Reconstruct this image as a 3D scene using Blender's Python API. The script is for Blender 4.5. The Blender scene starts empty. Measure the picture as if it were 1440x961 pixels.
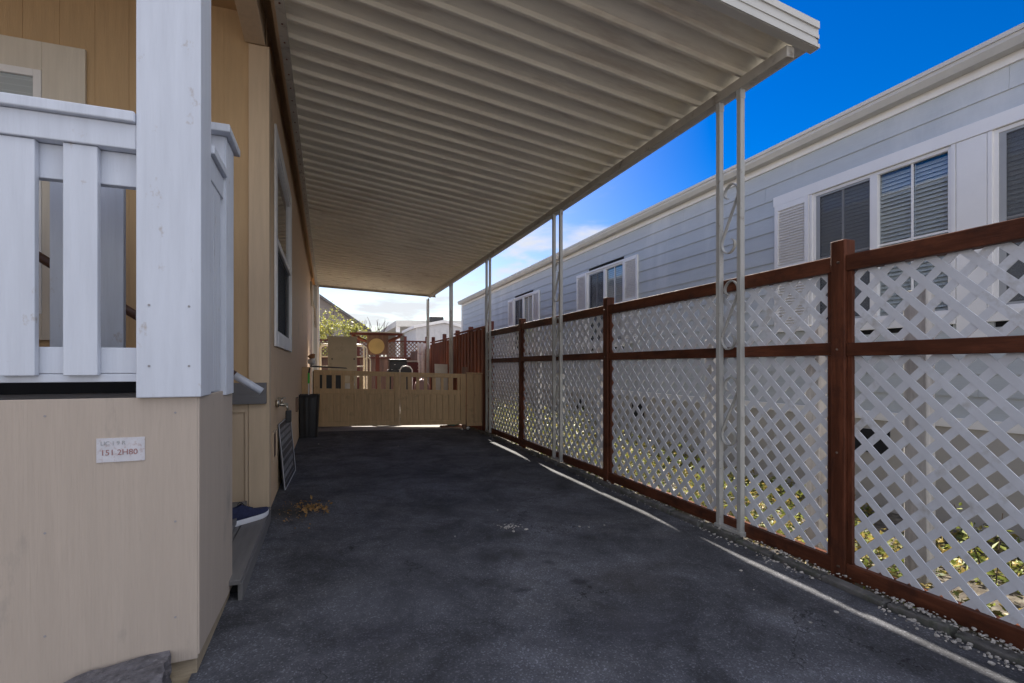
import bpy, bmesh, math, random
from mathutils import Vector, Matrix
from mathutils import noise as mnoise
R = math.radians
random.seed(7)
scene = bpy.context.scene
COL = scene.collection
CAMZ = 1.22
S, C_ = math.sin(math.atan(260/706)), math.cos(math.atan(260/706))
F = 706.0

# ------------------------------------------------------------------ measuring (photo pixel -> place at a real distance)
def ratio(px):
    t = (px-720)/F
    return (S+t*C_)/(C_-t*S)
def xat(px, Y): return ratio(px)*Y
def zat(py, X, Y): return CAMZ+(515-py)*(X*S+Y*C_)/F

# ------------------------------------------------------------------ mesh builder
class MB:
    def __init__(self): self.v = []; self.f = []
    def add(self, vs, fs):
        n = len(self.v); self.v += [tuple(v) for v in vs]
        self.f += [tuple(i+n for i in f) for f in fs]
    def hexa(self, p):   # 8 points: bottom 4 ccw, top 4
        self.add(p, [(3,2,1,0),(4,5,6,7),(0,1,5,4),(1,2,6,5),(2,3,7,6),(3,0,4,7)])
        return self
    def box(self, x0,x1,y0,y1,z0,z1):
        return self.hexa([(x0,y0,z0),(x1,y0,z0),(x1,y1,z0),(x0,y1,z0),(x0,y0,z1),(x1,y0,z1),(x1,y1,z1),(x0,y1,z1)])
    def obox(self, c, size, M=Matrix.Identity(3)):
        hx,hy,hz = size[0]/2,size[1]/2,size[2]/2
        c = Vector(c)
        P = [(-hx,-hy,-hz),(hx,-hy,-hz),(hx,hy,-hz),(-hx,hy,-hz),(-hx,-hy,hz),(hx,-hy,hz),(hx,hy,hz),(-hx,hy,hz)]
        return self.hexa([tuple(c+M@Vector(p)) for p in P])
    def tube(self, pts, r, n=8, caps=True):
        pts = [Vector(p) for p in pts]
        rs = r if isinstance(r,(list,tuple)) else [r]*len(pts)
        rings = []
        up = None
        for i,p in enumerate(pts):
            d = (pts[min(i+1,len(pts)-1)]-pts[max(i-1,0)]).normalized()
            if up is None:
                up = Vector((0,0,1)) if abs(d.z)<.9 else Vector((1,0,0))
            a = d.cross(up)
            if a.length<1e-4: a = d.cross(Vector((0.3,1,0.2)))
            a.normalize(); b = a.cross(d).normalized(); up = b
            rings.append([p+(a*math.cos(2*math.pi*k/n)+b*math.sin(2*math.pi*k/n))*rs[i] for k in range(n)])
        vs = [v for r_ in rings for v in r_]; fs = []
        for i in range(len(pts)-1):
            for k in range(n):
                k2=(k+1)%n
                fs.append((i*n+k,i*n+k2,(i+1)*n+k2,(i+1)*n+k))
        if caps:
            fs.append(tuple(range(n))[::-1]); fs.append(tuple((len(pts)-1)*n+k for k in range(n)))
        self.add(vs,fs); return self
    def cyl(self, x,y,z0,z1,r0,r1=None,n=20):
        return self.tube([(x,y,z0),(x,y,z1)],[r0,r1 if r1 is not None else r0],n)
    def prism(self, poly, o, u, w, n, t):   # 2D polygon extruded along n by t
        o,u,w,n = Vector(o),Vector(u),Vector(w),Vector(n)
        a = [o+u*p[0]+w*p[1] for p in poly]; b = [q+n*t for q in a]
        k = len(poly)
        self.add(a+b, [tuple(range(k))[::-1], tuple(range(k,2*k))]+[(i,(i+1)%k,(i+1)%k+k,i+k) for i in range(k)])
        return self
    def ribbon(self, pts, wvec, t):   # strip following pts (3D), width along wvec, thickness t
        pts=[Vector(p) for p in pts]; w=Vector(wvec)/2
        vs=[];fs=[]
        for i,p in enumerate(pts):
            d=(pts[min(i+1,len(pts)-1)]-pts[max(i-1,0)]).normalized()
            nn=d.cross(w.normalized())*t/2
            vs+= [p-w-nn,p+w-nn,p+w+nn,p-w+nn]
        for i in range(len(pts)-1):
            for k in range(4):
                k2=(k+1)%4
                fs.append((i*4+k,i*4+k2,(i+1)*4+k2,(i+1)*4+k))
        fs += [(0,1,2,3)[::-1], tuple((len(pts)-1)*4+k for k in range(4))]
        self.add(vs,fs); return self

ROOTLOC = {}
def link(o): COL.objects.link(o); return o
def thing(name, label, cat, loc=(0,0,0), group=None, kind=None):
    o = bpy.data.objects.new(name, None); link(o); o.location = loc
    o.empty_display_size = .1
    o['label']=label; o['category']=cat
    if group: o['group']=group
    if kind: o['kind']=kind
    ROOTLOC[o.name]=Vector(loc)
    return o
def mesh(name, mb, m, parent=None, bevel=0, smooth=False, loc=None, label=None, cat=None, group=None, kind=None):
    base = ROOTLOC[parent.name] if parent else (Vector(loc) if loc else Vector((0,0,0)))
    me = bpy.data.meshes.new(name)
    me.from_pydata([tuple(Vector(v)-base) for v in mb.v], [], mb.f)
    bm = bmesh.new(); bm.from_mesh(me); bmesh.ops.recalc_face_normals(bm, faces=bm.faces[:])
    bm.to_mesh(me); bm.free()
    o = bpy.data.objects.new(name, me); link(o)
    ms = m if isinstance(m,(list,tuple)) else [m]
    for mm in ms: me.materials.append(mm)
    if parent: o.parent = parent; ROOTLOC[o.name]=base
    else: o.location = base; ROOTLOC[o.name]=base
    if bevel:
        b = o.modifiers.new('Bevel','BEVEL'); b.width=bevel; b.segments=2; b.limit_method='ANGLE'; b.angle_limit=R(40)
    if smooth:
        for p in me.polygons: p.use_smooth=True
    if label: o['label']=label
    if cat: o['category']=cat
    if group: o['group']=group
    if kind: o['kind']=kind
    return o
def struct(name, mb, m, **k): return mesh(name, mb, m, kind='structure', **k)

# ------------------------------------------------------------------ materials
def nt(m): return m.node_tree.nodes, m.node_tree.links
def mat(name, col, rough=.6, var=.12, scale=4, stretch=(1,1,1), bump=0, bscale=30, bstretch=None, metal=0,
        spot=None, spot_amt=.35, spot_scale=3, spot_stretch=(1,1,1), fine=0, spec=.5, rvar=0, fscale=14):
    m = bpy.data.materials.new(name); m.use_nodes=True
    N,L = nt(m); b = N['Principled BSDF']
    b.inputs['Roughness'].default_value=rough; b.inputs['Metallic'].default_value=metal
    b.inputs['Specular IOR Level'].default_value=spec
    g = N.new('ShaderNodeNewGeometry')
    def noise(sc, st, det=5, rg=.55):
        mp = N.new('ShaderNodeMapping'); mp.inputs['Scale'].default_value=st
        L.new(g.outputs['Position'], mp.inputs['Vector'])
        n = N.new('ShaderNodeTexNoise'); n.inputs['Scale'].default_value=sc; n.inputs['Detail'].default_value=det; n.inputs['Roughness'].default_value=rg
        L.new(mp.outputs[0], n.inputs['Vector']); return n
    def mix(a, bcol, facout, ty='MIX'):
        x = N.new('ShaderNodeMix'); x.data_type='RGBA'; x.blend_type=ty
        if isinstance(facout,(int,float)): x.inputs[0].default_value=facout
        else: L.new(facout, x.inputs[0])
        for s,i in ((a,6),(bcol,7)):
            if isinstance(s,tuple): x.inputs[i].default_value=(*s[:3],1)
            else: L.new(s, x.inputs[i])
        return x.outputs[2]
    def ramp(out, p0,p1):
        r = N.new('ShaderNodeMapRange'); r.inputs[1].default_value=p0; r.inputs[2].default_value=p1
        L.new(out, r.inputs[0]); return r.outputs[0]
    lo = tuple(max(0,c*(1-var)) for c in col); hi = tuple(min(1,c*(1+var)) for c in col)
    n1 = noise(scale, stretch)
    c = mix(lo,hi, ramp(n1.outputs[0],.3,.7))
    if fine:
        n2 = noise(scale*fscale, stretch, 3)
        c = mix(c, tuple(x*(1-fine) for x in col), ramp(n2.outputs[0],.45,.75))
    if spot:
        n3 = noise(spot_scale, spot_stretch, 6, .65)
        c = mix(c, spot, ramp(n3.outputs[0], .72-spot_amt*.4, .78-spot_amt*.1))
    L.new(c, b.inputs['Base Color'])
    if rvar:
        L.new(ramp(n1.outputs[0],.2,.8), (mr:=N.new('ShaderNodeMapRange')).inputs[0]); mr.inputs[3].default_value=rough-rvar; mr.inputs[4].default_value=rough+rvar
        L.new(mr.outputs[0], b.inputs['Roughness'])
    if bump:
        nb = noise(bscale, bstretch or stretch, 4)
        bp = N.new('ShaderNodeBump'); bp.inputs['Strength'].default_value=bump; bp.inputs['Distance'].default_value=.004
        L.new(nb.outputs[0], bp.inputs['Height']); L.new(bp.outputs[0], b.inputs['Normal'])
    return m
VZ=(9,9,.8)   # vertical grain
M = {}
M['asphalt'] = mat('asphalt',(.085,.087,.100),.86,.30,1.1,bump=1,bscale=230,fine=.42,fscale=150,spot=(.11,.11,.118),spot_amt=.5,spot_scale=1.3,spec=.3)
M['concrete']= mat('concrete',(.27,.25,.23),.9,.15,2,bump=.3,bscale=80,spot=(.22,.2,.18),spot_amt=.5)
M['soil']    = mat('soil',(.075,.06,.045),.95,.4,8,bump=1,bscale=60,spot=(.2,.18,.14),spot_amt=.6,spot_scale=14)
M['kerbstone']= mat('kerbstone',(.13,.125,.12),.95,.3,9,bump=1,bscale=90,spot=(.07,.08,.05),spot_amt=.6,spot_scale=12)
M['tan']     = mat('tan_siding',(.68,.49,.31),.7,.06,3,VZ,bump=.35,bscale=14,bstretch=VZ,spot=(.40,.30,.20),spot_amt=.25,spot_scale=2)
M['tan_front']= mat('ochre_siding',(.52,.355,.19),.7,.06,3,VZ,bump=.35,bscale=14,bstretch=VZ)
M['tan_trim']= mat('tan_trim',(.60,.46,.31),.65,.06,3,VZ,bump=.25,bscale=10,bstretch=VZ)
M['skirt']   = mat('skirting_panel',(.46,.385,.32),.75,.045,2.5,(9,9,.5),bump=.7,bscale=9,bstretch=(12,12,.5),spot=(.33,.29,.25),spot_amt=.3,spot_scale=5,spot_stretch=(1,1,.4),fine=.05,fscale=5)
M['plinth']  = mat('plinth_board',(.36,.29,.20),.85,.2,5,(1,1,6),bump=.8,bscale=20,spot=(.2,.16,.11),spot_amt=.6,spot_scale=7)
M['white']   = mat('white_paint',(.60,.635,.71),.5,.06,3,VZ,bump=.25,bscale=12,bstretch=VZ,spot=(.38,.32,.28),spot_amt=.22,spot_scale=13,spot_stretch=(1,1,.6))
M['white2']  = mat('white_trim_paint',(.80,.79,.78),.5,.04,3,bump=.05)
M['casing']  = mat('cream_window_casing',(.66,.60,.50),.6,.06,3,VZ,bump=.3,bscale=9,bstretch=VZ)
M['deck']    = mat('grey_deck_board',(.16,.155,.155),.65,.1,4,(1,9,9),bump=.4,bscale=12,bstretch=(1,12,12))
M['deck_side']= mat('grey_step_board',(.15,.145,.145),.65,.1,4,(9,1,9),bump=.4,bscale=12,bstretch=(12,1,12))
M['pan']     = mat('carport_pan',(.76,.71,.60),.38,.10,2.2,(.5,4,3),metal=.0,spot=(.54,.47,.38),spot_amt=.42,spot_scale=2.2,spot_stretch=(.4,3,1),fine=.06,fscale=6,bump=.1,bscale=40)
M['beam']    = mat('carport_beam',(.42,.39,.34),.55,.12,4,spot=(.2,.17,.14),spot_amt=.45,spot_scale=9)
M['fascia']  = mat('carport_fascia',(.50,.485,.45),.45,.06,3,spot=(.4,.36,.32),spot_amt=.25,spot_scale=6)
M['column']  = mat('column_paint',(.43,.425,.40),.4,.10,5,VZ,spot=(.20,.15,.11),spot_amt=.28,spot_scale=18)
M['redwood'] = mat('stained_redwood',(.110,.036,.018),.55,.5,3.5,(4,.6,4),bump=.4,bscale=12,bstretch=(10,.8,10),spot=(.045,.018,.012),spot_amt=.5,fine=.3,fscale=5,spot_scale=5,spec=.22)
M['redpost'] = mat('stained_redwood_post',(.110,.036,.018),.55,.5,3.5,(4,4,.5),bump=.4,bscale=12,bstretch=(10,10,.8),spot=(.045,.018,.012),spot_amt=.5,fine=.3,fscale=5,spot_scale=5,spec=.22)
M['redboard']= mat('red_fence_board',(.22,.065,.03),.7,.35,7,(1,1,.15),bump=.4,bscale=14,bstretch=VZ,spot=(.08,.03,.02),spot_amt=.5,spot_scale=4,spot_stretch=(1,3,.3))
M['oldboard']= mat('weathered_fence_board',(.23,.13,.09),.8,.35,7,(1,1,.15),bump=.4,bscale=14,bstretch=VZ,spot=(.12,.09,.08),spot_amt=.5,spot_scale=4,spot_stretch=(3,1,.3))
M['lattice'] = mat('white_plastic_lattice',(.68,.70,.745),.42,.07,3,spot=(.50,.49,.47),spot_amt=.4,spot_scale=6,fine=.08,fscale=8)
M['oldpost'] = mat('weathered_white_post',(.50,.48,.46),.8,.2,3,VZ,bump=.6,bscale=12,bstretch=VZ,spot=(.26,.24,.23),spot_amt=.4,spot_scale=5,spot_stretch=(2,2,.4))
M['siding']  = mat('blue_grey_siding',(.48,.515,.54),.6,.05,2,(1,.4,4),bump=.3,bscale=14,bstretch=(6,.7,10),spot=(.60,.62,.63),spot_amt=.5,spot_scale=1.5,spot_stretch=(1,1,.35),fine=.06,fscale=12)
M['nskirt']  = mat('neighbour_skirting',(.42,.40,.38),.8,.1,3,bump=.2)
M['gutter']  = mat('gutter_metal',(.52,.51,.48),.45,.08,3)
M['roof']    = mat('shingle_roof',(.12,.11,.11),.9,.25,6,bump=.6,bscale=40)
M['dark']    = mat('dark_interior',(.012,.012,.014),.9,.1)
M['blind']   = mat('window_blind',(.62,.64,.64),.6,.05)
M['gate']    = mat('tan_gate_paint',(.60,.405,.215),.65,.14,5,VZ,bump=.4,bscale=16,bstretch=VZ,spot=(.40,.28,.15),spot_amt=.35,spot_scale=6)
M['black']   = mat('black_plastic',(.018,.018,.02),.4,.2)
M['chrome']  = mat('galvanised_brass',(.5,.46,.38),.35,.3,30,metal=1)
M['navy']    = mat('navy_mesh_fabric',(.018,.024,.07),.85,.25,60,bump=.8,bscale=500)
M['sole']    = mat('white_rubber_sole',(.72,.73,.78),.5,.05)
M['rock']    = mat('broken_concrete',(.115,.108,.118),.95,.4,26,bump=2,bscale=110,spot=(.24,.23,.24),spot_amt=.4,spot_scale=70)
M['pebble']  = mat('white_pebble',(.40,.375,.34),.8,.55,45)
M['dryleaf'] = mat('dry_leaf',(.30,.17,.06),.8,.4,50)
M['bark']    = mat('bark',(.09,.065,.05),.9,.3,12,(1,1,.3),bump=.6)
M['beige']   = mat('beige_board',(.46,.40,.29),.7,.08,3,spot=(.33,.28,.2),spot_amt=.35,spot_scale=4)
M['cream']   = mat('cream_tube',(.68,.62,.52),.4,.05)
M['grass_l'] = None
def leafmat(name, c, tr=.35):
    m = bpy.data.materials.new(name); m.use_nodes=True; N,L=nt(m); b=N['Principled BSDF']
    g=N.new('ShaderNodeNewGeometry'); n=N.new('ShaderNodeTexNoise'); n.inputs['Scale'].default_value=9
    L.new(g.outputs['Position'],n.inputs['Vector'])
    x=N.new('ShaderNodeMix'); x.data_type='RGBA'
    x.inputs[6].default_value=(c[0]*.45,c[1]*.5,c[2]*.5,1); x.inputs[7].default_value=(min(1,c[0]*1.7),min(1,c[1]*1.4),c[2]*1.2,1)
    r=N.new('ShaderNodeMapRange'); r.inputs[1].default_value=.35; r.inputs[2].default_value=.65
    L.new(n.outputs[0],r.inputs[0]); L.new(r.outputs[0],x.inputs[0]); L.new(x.outputs[2],b.inputs['Base Color'])
    b.inputs['Roughness'].default_value=.55
    t=N.new('ShaderNodeBsdfTranslucent'); L.new(x.outputs[2],t.inputs['Color'])
    ms=N.new('ShaderNodeMixShader'); ms.inputs[0].default_value=tr
    L.new(b.outputs[0],ms.inputs[1]); L.new(t.outputs[0],ms.inputs[2]); L.new(ms.outputs[0],N['Material Output'].inputs['Surface'])
    return m
M['leaf']   = leafmat('green_leaf',(.16,.21,.05))
M['leaf2']  = leafmat('dry_green_leaf',(.26,.23,.08))
M['leafY']  = leafmat('yellow_green_leaf',(.27,.31,.08))
def glass(name, tint=(.35,.4,.45), t=.55):
    m=bpy.data.materials.new(name); m.use_nodes=True; N,L=nt(m)
    gl=N.new('ShaderNodeBsdfGlossy'); gl.inputs['Roughness'].default_value=.02; gl.inputs['Color'].default_value=(.9,.9,.9,1)
    tr=N.new('ShaderNodeBsdfTransparent'); tr.inputs['Color'].default_value=(*tint,1)
    g=N.new('ShaderNodeNewGeometry'); vm=N.new('ShaderNodeVectorMath'); vm.operation='DOT_PRODUCT'; L.new(g.outputs['Normal'],vm.inputs[0]); L.new(g.outputs['Incoming'],vm.inputs[1])
    ab=N.new('ShaderNodeMath'); ab.operation='ABSOLUTE'; L.new(vm.outputs['Value'],ab.inputs[0])
    om=N.new('ShaderNodeMath'); om.operation='SUBTRACT'; om.inputs[0].default_value=1; L.new(ab.outputs[0],om.inputs[1])
    pw=N.new('ShaderNodeMath'); pw.operation='POWER'; L.new(om.outputs[0],pw.inputs[0]); pw.inputs[1].default_value=4
    fr=N.new('ShaderNodeMath'); fr.operation='MULTIPLY_ADD'; L.new(pw.outputs[0],fr.inputs[0]); fr.inputs[1].default_value=.8; fr.inputs[2].default_value=.07
    ms=N.new('ShaderNodeMixShader'); L.new(fr.outputs[0],ms.inputs[0]); L.new(tr.outputs[0],ms.inputs[1]); L.new(gl.outputs[0],ms.inputs[2])
    L.new(ms.outputs[0],N['Material Output'].inputs['Surface']); return m
def screenmat():
    m=bpy.data.materials.new('insect_screen'); m.use_nodes=True; N,L=nt(m)
    d=N.new('ShaderNodeBsdfDiffuse'); d.inputs['Color'].default_value=(.15,.155,.165,1)
    tr=N.new('ShaderNodeBsdfTransparent'); ms=N.new('ShaderNodeMixShader'); ms.inputs[0].default_value=.36
    L.new(tr.outputs[0],ms.inputs[1]); L.new(d.outputs[0],ms.inputs[2]); L.new(ms.outputs[0],N['Material Output'].inputs['Surface']); return m
M['glass']=glass('window_glass',(.92,.94,.95)); M['screen']=screenmat()
def plain(name,c,rough=.6,metal=0): return mat(name,c,rough,.08,6,metal=metal)
M['grey_frame']=plain('grey_window_frame',(.34,.35,.36),.5)
M['ink']=plain('faded_red_ink',(.33,.16,.15)); M['sticker']=mat('weathered_sticker',(.58,.57,.60),.6,.1,30,spot=(.34,.22,.2),spot_amt=.5,spot_scale=60)
M['signblack']=plain('sign_black',(.03,.03,.04),.45); M['signwhite']=plain('sign_white',(.5,.5,.52))
M['teal']=plain('teal_plastic',(.12,.42,.36)); M['green']=plain('green_plastic',(.08,.6,.08)); M['red']=plain('dark_red_plastic',(.11,.015,.018))
M['tanDisc']=plain('straw_disc',(.55,.38,.15)); M['cloth']=mat('printed_cloth',(.55,.5,.52),.8,.1,8,spot=(.3,.14,.16),spot_amt=.55,spot_scale=9)
M['dkred']=plain('dark_red_wood',(.13,.03,.02)); M['plush']=mat('brown_plush',(.38,.2,.1),.9,.3,20,bump=1); M['offwhite']=plain('off_white_board',(.62,.6,.56))
M['farwall']=plain('grey_far_wall',(.55,.55,.56)); M['farbrown']=plain('grey_brown_wall',(.22,.19,.17)); M['pinkcloth']=plain('pink_cloth',(.40,.26,.25))

# ------------------------------------------------------------------ SETTING
def gz(x): return -.022*x
# asphalt drive (subdivided, tilted towards the fence)
a = MB()
def sheet(mb, xs, ys, zf):
    n=len(mb.v); nx,ny=len(xs),len(ys)
    mb.v += [(x,y,zf(x,y)) for y in ys for x in xs]
    mb.f += [(n+j*nx+i,n+j*nx+i+1,n+(j+1)*nx+i+1,n+(j+1)*nx+i) for j in range(ny-1) for i in range(nx-1)]
def rng(a0,b0,n): return [a0+(b0-a0)*i/n for i in range(n+1)]
def undul(x,y): return .006*math.sin(1.7*x+.6*y)+.005*math.sin(.9*y-1.1*x+2)
sheet(a, rng(-.50,2.76,30), rng(-4,10.02,110), lambda x,y: gz(x)+undul(x,y)*.5)
a.add([(2.76,-4,gz(2.76)),(2.76,10.02,gz(2.76)),(2.76,10.02,-.3),(2.76,-4,-.3)],[(0,1,2,3)])
driveway = struct('driveway', a, M['asphalt'])
g = MB(); sheet(g, [-200,-30,-3.2,-.5,2.755,2.762,3.0,4.8,4.9,30,200], [-200,-30,-5.1,-4,10,10.03,18.4,18.45,38,40,200],
    lambda x,y: (-.25 if 2.76<x<4.85 and y<18.42 and y>-5 else (-.10 if y<=10.01 else (-.03 if y<39 else 0))))
ground = struct('ground', g, M['concrete'])
# asphalt patches / stains with shape of their own are in the driveway material
def drive_mat():
    m=M['asphalt']; N,L=nt(m); b=N['Principled BSDF']; src=b.inputs['Base Color'].links[0].from_socket
    g=[n for n in N if n.type=='NEW_GEOMETRY'][0]
    nz=N.new('ShaderNodeTexNoise'); nz.inputs['Scale'].default_value=9; nz.inputs['Detail'].default_value=8; nz.inputs['Roughness'].default_value=.7; L.new(g.outputs['Position'],nz.inputs['Vector'])
    # discs: x,y,r,color,strength
    def spot(src,x,y,rx,ry,c,s):
        sub=N.new('ShaderNodeVectorMath'); sub.operation='SUBTRACT'; L.new(g.outputs['Position'],sub.inputs[0]); sub.inputs[1].default_value=(x,y,0)
        mul=N.new('ShaderNodeVectorMath'); mul.operation='MULTIPLY'; L.new(sub.outputs[0],mul.inputs[0]); mul.inputs[1].default_value=(1/rx,1/ry,0)
        ln=N.new('ShaderNodeVectorMath'); ln.operation='LENGTH'; L.new(mul.outputs[0],ln.inputs[0])
        ad=N.new('ShaderNodeMath'); ad.operation='MULTIPLY_ADD'; L.new(nz.outputs[0],ad.inputs[0]); ad.inputs[1].default_value=1.9; L.new(ln.outputs['Value'],ad.inputs[2])
        mr=N.new('ShaderNodeMapRange'); mr.inputs[1].default_value=2.1; mr.inputs[2].default_value=1.2; mr.inputs[3].default_value=0; mr.inputs[4].default_value=s*.75; L.new(ad.outputs[0],mr.inputs[0])
        x_=N.new('ShaderNodeMix'); x_.data_type='RGBA'; L.new(mr.outputs[0],x_.inputs[0]); L.new(src,x_.inputs[6]); x_.inputs[7].default_value=(*c,1); return x_.outputs[2]
    # broad worn mottling, pale dust and fine cracks
    def nzz(sc,det=6,ro=.6,dist=0):
        n=N.new('ShaderNodeTexNoise'); n.inputs['Scale'].default_value=sc; n.inputs['Detail'].default_value=det; n.inputs['Roughness'].default_value=ro; n.inputs['Distortion'].default_value=dist; L.new(g.outputs['Position'],n.inputs['Vector']); return n.outputs[0]
    def mrng(o,a,b_,c,d):
        r=N.new('ShaderNodeMapRange'); L.new(o,r.inputs[0])
        for i_,v_ in enumerate((a,b_,c,d)): r.inputs[i_+1].default_value=v_
        return r.outputs[0]
    def mul(src,fac):
        x_=N.new('ShaderNodeMix'); x_.data_type='RGBA'; x_.blend_type='MULTIPLY'; x_.inputs[0].default_value=1; L.new(src,x_.inputs[6]); L.new(fac,x_.inputs[7]); return x_.outputs[2]
    src=mul(src,mrng(nzz(1.7,9,.72,.6),.36,.64,.55,1.45))
    src=mul(src,mrng(nzz(7,5,.7,.3),.35,.65,.82,1.16))
    vo=N.new('ShaderNodeTexVoronoi'); vo.inputs['Scale'].default_value=150; L.new(g.outputs['Position'],vo.inputs['Vector'])
    src=mul(src,mrng(vo.outputs['Color'],.68,.95,.88,2.1))
    cab=N.new('ShaderNodeMath'); cab.operation='ABSOLUTE'; cs_=N.new('ShaderNodeMath'); cs_.operation='SUBTRACT'; L.new(nzz(.55,7,.62,.4),cs_.inputs[0]); cs_.inputs[1].default_value=.5; L.new(cs_.outputs[0],cab.inputs[0])
    cm=N.new('ShaderNodeMath'); cm.operation='ADD'; L.new(cab.outputs[0],cm.inputs[0]); L.new(mrng(nzz(.9,2),.42,.55,.02,0),cm.inputs[1])
    src=mul(src,mrng(cm.outputs[0],.0008,.0028,.35,1))
    def gp(px,py):
        t=(px-720)/F; D=CAMZ*F/(py-515); x,y=(S+t*C_)*D,(C_-t*S)*D
        D=(CAMZ-gz(x))*F/(py-515); return (S+t*C_)*D,(C_-t*S)*D
    for px,py,rx,ry,c,s in [(728,778,.09,.12,(.035,.033,.032),.7),(688,782,.11,.15,(.02,.02,.022),.8),(715,752,.1,.1,(.025,.026,.024),.7),
            (880,815,.35,.28,(.04,.034,.03),.6),(945,795,.15,.12,(.025,.023,.022),.6),(865,865,.12,.15,(.03,.026,.025),.6),
            (410,722,.22,.3,(.045,.04,.02),.6),(560,618,.25,.15,(.018,.018,.018),.7),(500,668,.7,.25,(.024,.024,.026),.6),
            (735,590,.1,.1,(.1,.1,.1),.4),(670,715,.35,.25,(.085,.085,.095),.35),(900,880,.3,.22,(.09,.09,.11),.35),(520,905,.3,.2,(.02,.02,.03),.5),
            (770,790,.05,.05,(.012,.012,.016),.8),(815,818,.06,.05,(.012,.012,.016),.8),(735,830,.07,.04,(.014,.014,.018),.8),(590,790,.4,.3,(.07,.07,.085),.35),(560,845,.5,.35,(.07,.072,.09),.4)]:
        x,y=gp(px,py); src=spot(src,x,y,rx,ry,c,s)
    L.new(src,b.inputs['Base Color'])
    return gp
gp = drive_mat()
# tan-white asphalt rim that catches the sun
# planting strip under and behind the fence
s=MB(); sheet(s, rng(2.764,4.79,26), rng(-2,18.4,160), lambda x,y: -.078-.03*max(0,min(1,(x-2.8)/.2))+.02*math.sin(5*x+3*y)*math.sin(2.3*y)*(x>2.85)+random.uniform(-.008,.008))
struct('planting_bed', s, M['soil'])

# edging blocks
gname='concrete edging blocks along the foot of the lattice fence'
y=-.8; k=0
while y<9.3:
    L0=random.uniform(.26,.42); x0=2.80+random.uniform(-.012,.012); z1=-.03+random.uniform(-.014,.01)
    b=MB(); rot=Matrix.Rotation(random.uniform(-.03,.03),3,'Z')@Matrix.Rotation(random.uniform(-.04,.04),3,'X')
    b.obox((x0+.02,y+L0/2,z1-.06),(.075,L0-.02,.12),rot)
    mesh('edging_block', b, M['kerbstone'], bevel=.008, loc=(x0,y+L0/2,z1-.12), label='rough grey concrete edging block along the foot of the lattice fence', cat='edging block', group=gname)
    y+=L0
# pebbles
def blob(mb, c, r, seed=None, n=6, m=4, flat=.6):
    c=Vector(c); vs=[];fs=[]
    rot=random.uniform(0,6); sx,sy=random.uniform(.7,1.2),random.uniform(.7,1.2)
    for j in range(m+1):
        th=math.pi*j/m
        for i in range(n):
            ph=2*math.pi*i/n+rot; rr=r*random.uniform(.85,1.12)
            vs.append(c+Vector((rr*sx*math.sin(th)*math.cos(ph),rr*sy*math.sin(th)*math.sin(ph),rr*flat*math.cos(th))))
    for j in range(m):
        for i in range(n):
            i2=(i+1)%n; fs.append((j*n+i,j*n+i2,(j+1)*n+i2,(j+1)*n+i))
    mb.add(vs,fs)
p=MB()
for i in range(2600):
    y=random.uniform(.2,1)**1*random.choice([1,1,2,3])*random.uniform(.3,3.2)
    if y>9: continue
    x=random.choice([random.gauss(2.752,.03),random.gauss(2.82,.02),random.uniform(2.87,3.1),random.gauss(2.885,.015)])
    if mnoise.noise(Vector((x*3,y*1.7,4)))<-.12: continue
    blob(p,(x,y,gz(x)+.004 if x<2.757 else (-.060 if x<2.785 else (-.016 if x<2.862 else -.07))),random.choice([random.uniform(.003,.007),random.uniform(.003,.007),random.uniform(.006,.013)]),n=6,m=4)
mesh('white_pebbles', p, M['pebble'], smooth=False, kind='stuff', label='small white and grey pebbles scattered along the edging under the fence', cat='pebbles')
p=MB()
for px,py,r in [(740,745,.02),(711,743,.016),(815,741,.012),(828,742,.012),(850,739,.01),(722,748,.015),(1042,803,.014),(1176,861,.014),(560,628,.012),(448,625,.014),(700,718,.008),(640,755,.007),(1140,876,.008),(1060,830,.006)]:
    x,y=gp(px,py); blob(p,(x,y,gz(x)+.004),r,flat=.35)
for i in range(60):
    x,y=gp(random.gauss(715,8),random.gauss(741,2)); blob(p,(x,y,gz(x)+.003),random.uniform(.003,.008),flat=.5)
mesh('stone_chips', p, M['pebble'], kind='stuff', label='pale stone chips lying loose on the dark asphalt drive', cat='stone chips')
# dry leaves
def leafquad(mb, c, s, nrm=None, w=.5):
    d=Vector((random.gauss(0,1),random.gauss(0,1),random.gauss(0,.5) if nrm is None else 0)).normalized()
    n=Vector((random.gauss(0,1),random.gauss(0,1),random.gauss(0,1)+.6)).normalized() if nrm is None else Vector(nrm)
    e=d.cross(n).normalized(); c=Vector(c)
    mb.add([c-d*s*.5,c-e*s*w*.5+n*s*.08,c+d*s*.5,c+e*s*w*.5+n*s*.08],[(0,1,2,3)])
p=MB()
for i in range(110):
    x,y=gp(random.gauss(440,11),random.gauss(717,4)); leafquad(p,(x,y,gz(x)+.012+random.random()*.02),random.uniform(.02,.05))
for i in range(70):
    x,y=gp(random.gauss(415,16),random.gauss(725,10)); leafquad(p,(x,y,gz(x)+.008),random.uniform(.01,.025))
mesh('dry_leaves', p, M['dryleaf'], kind='stuff', label='heap of dry orange brown leaves on the asphalt', cat='leaves')

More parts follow.
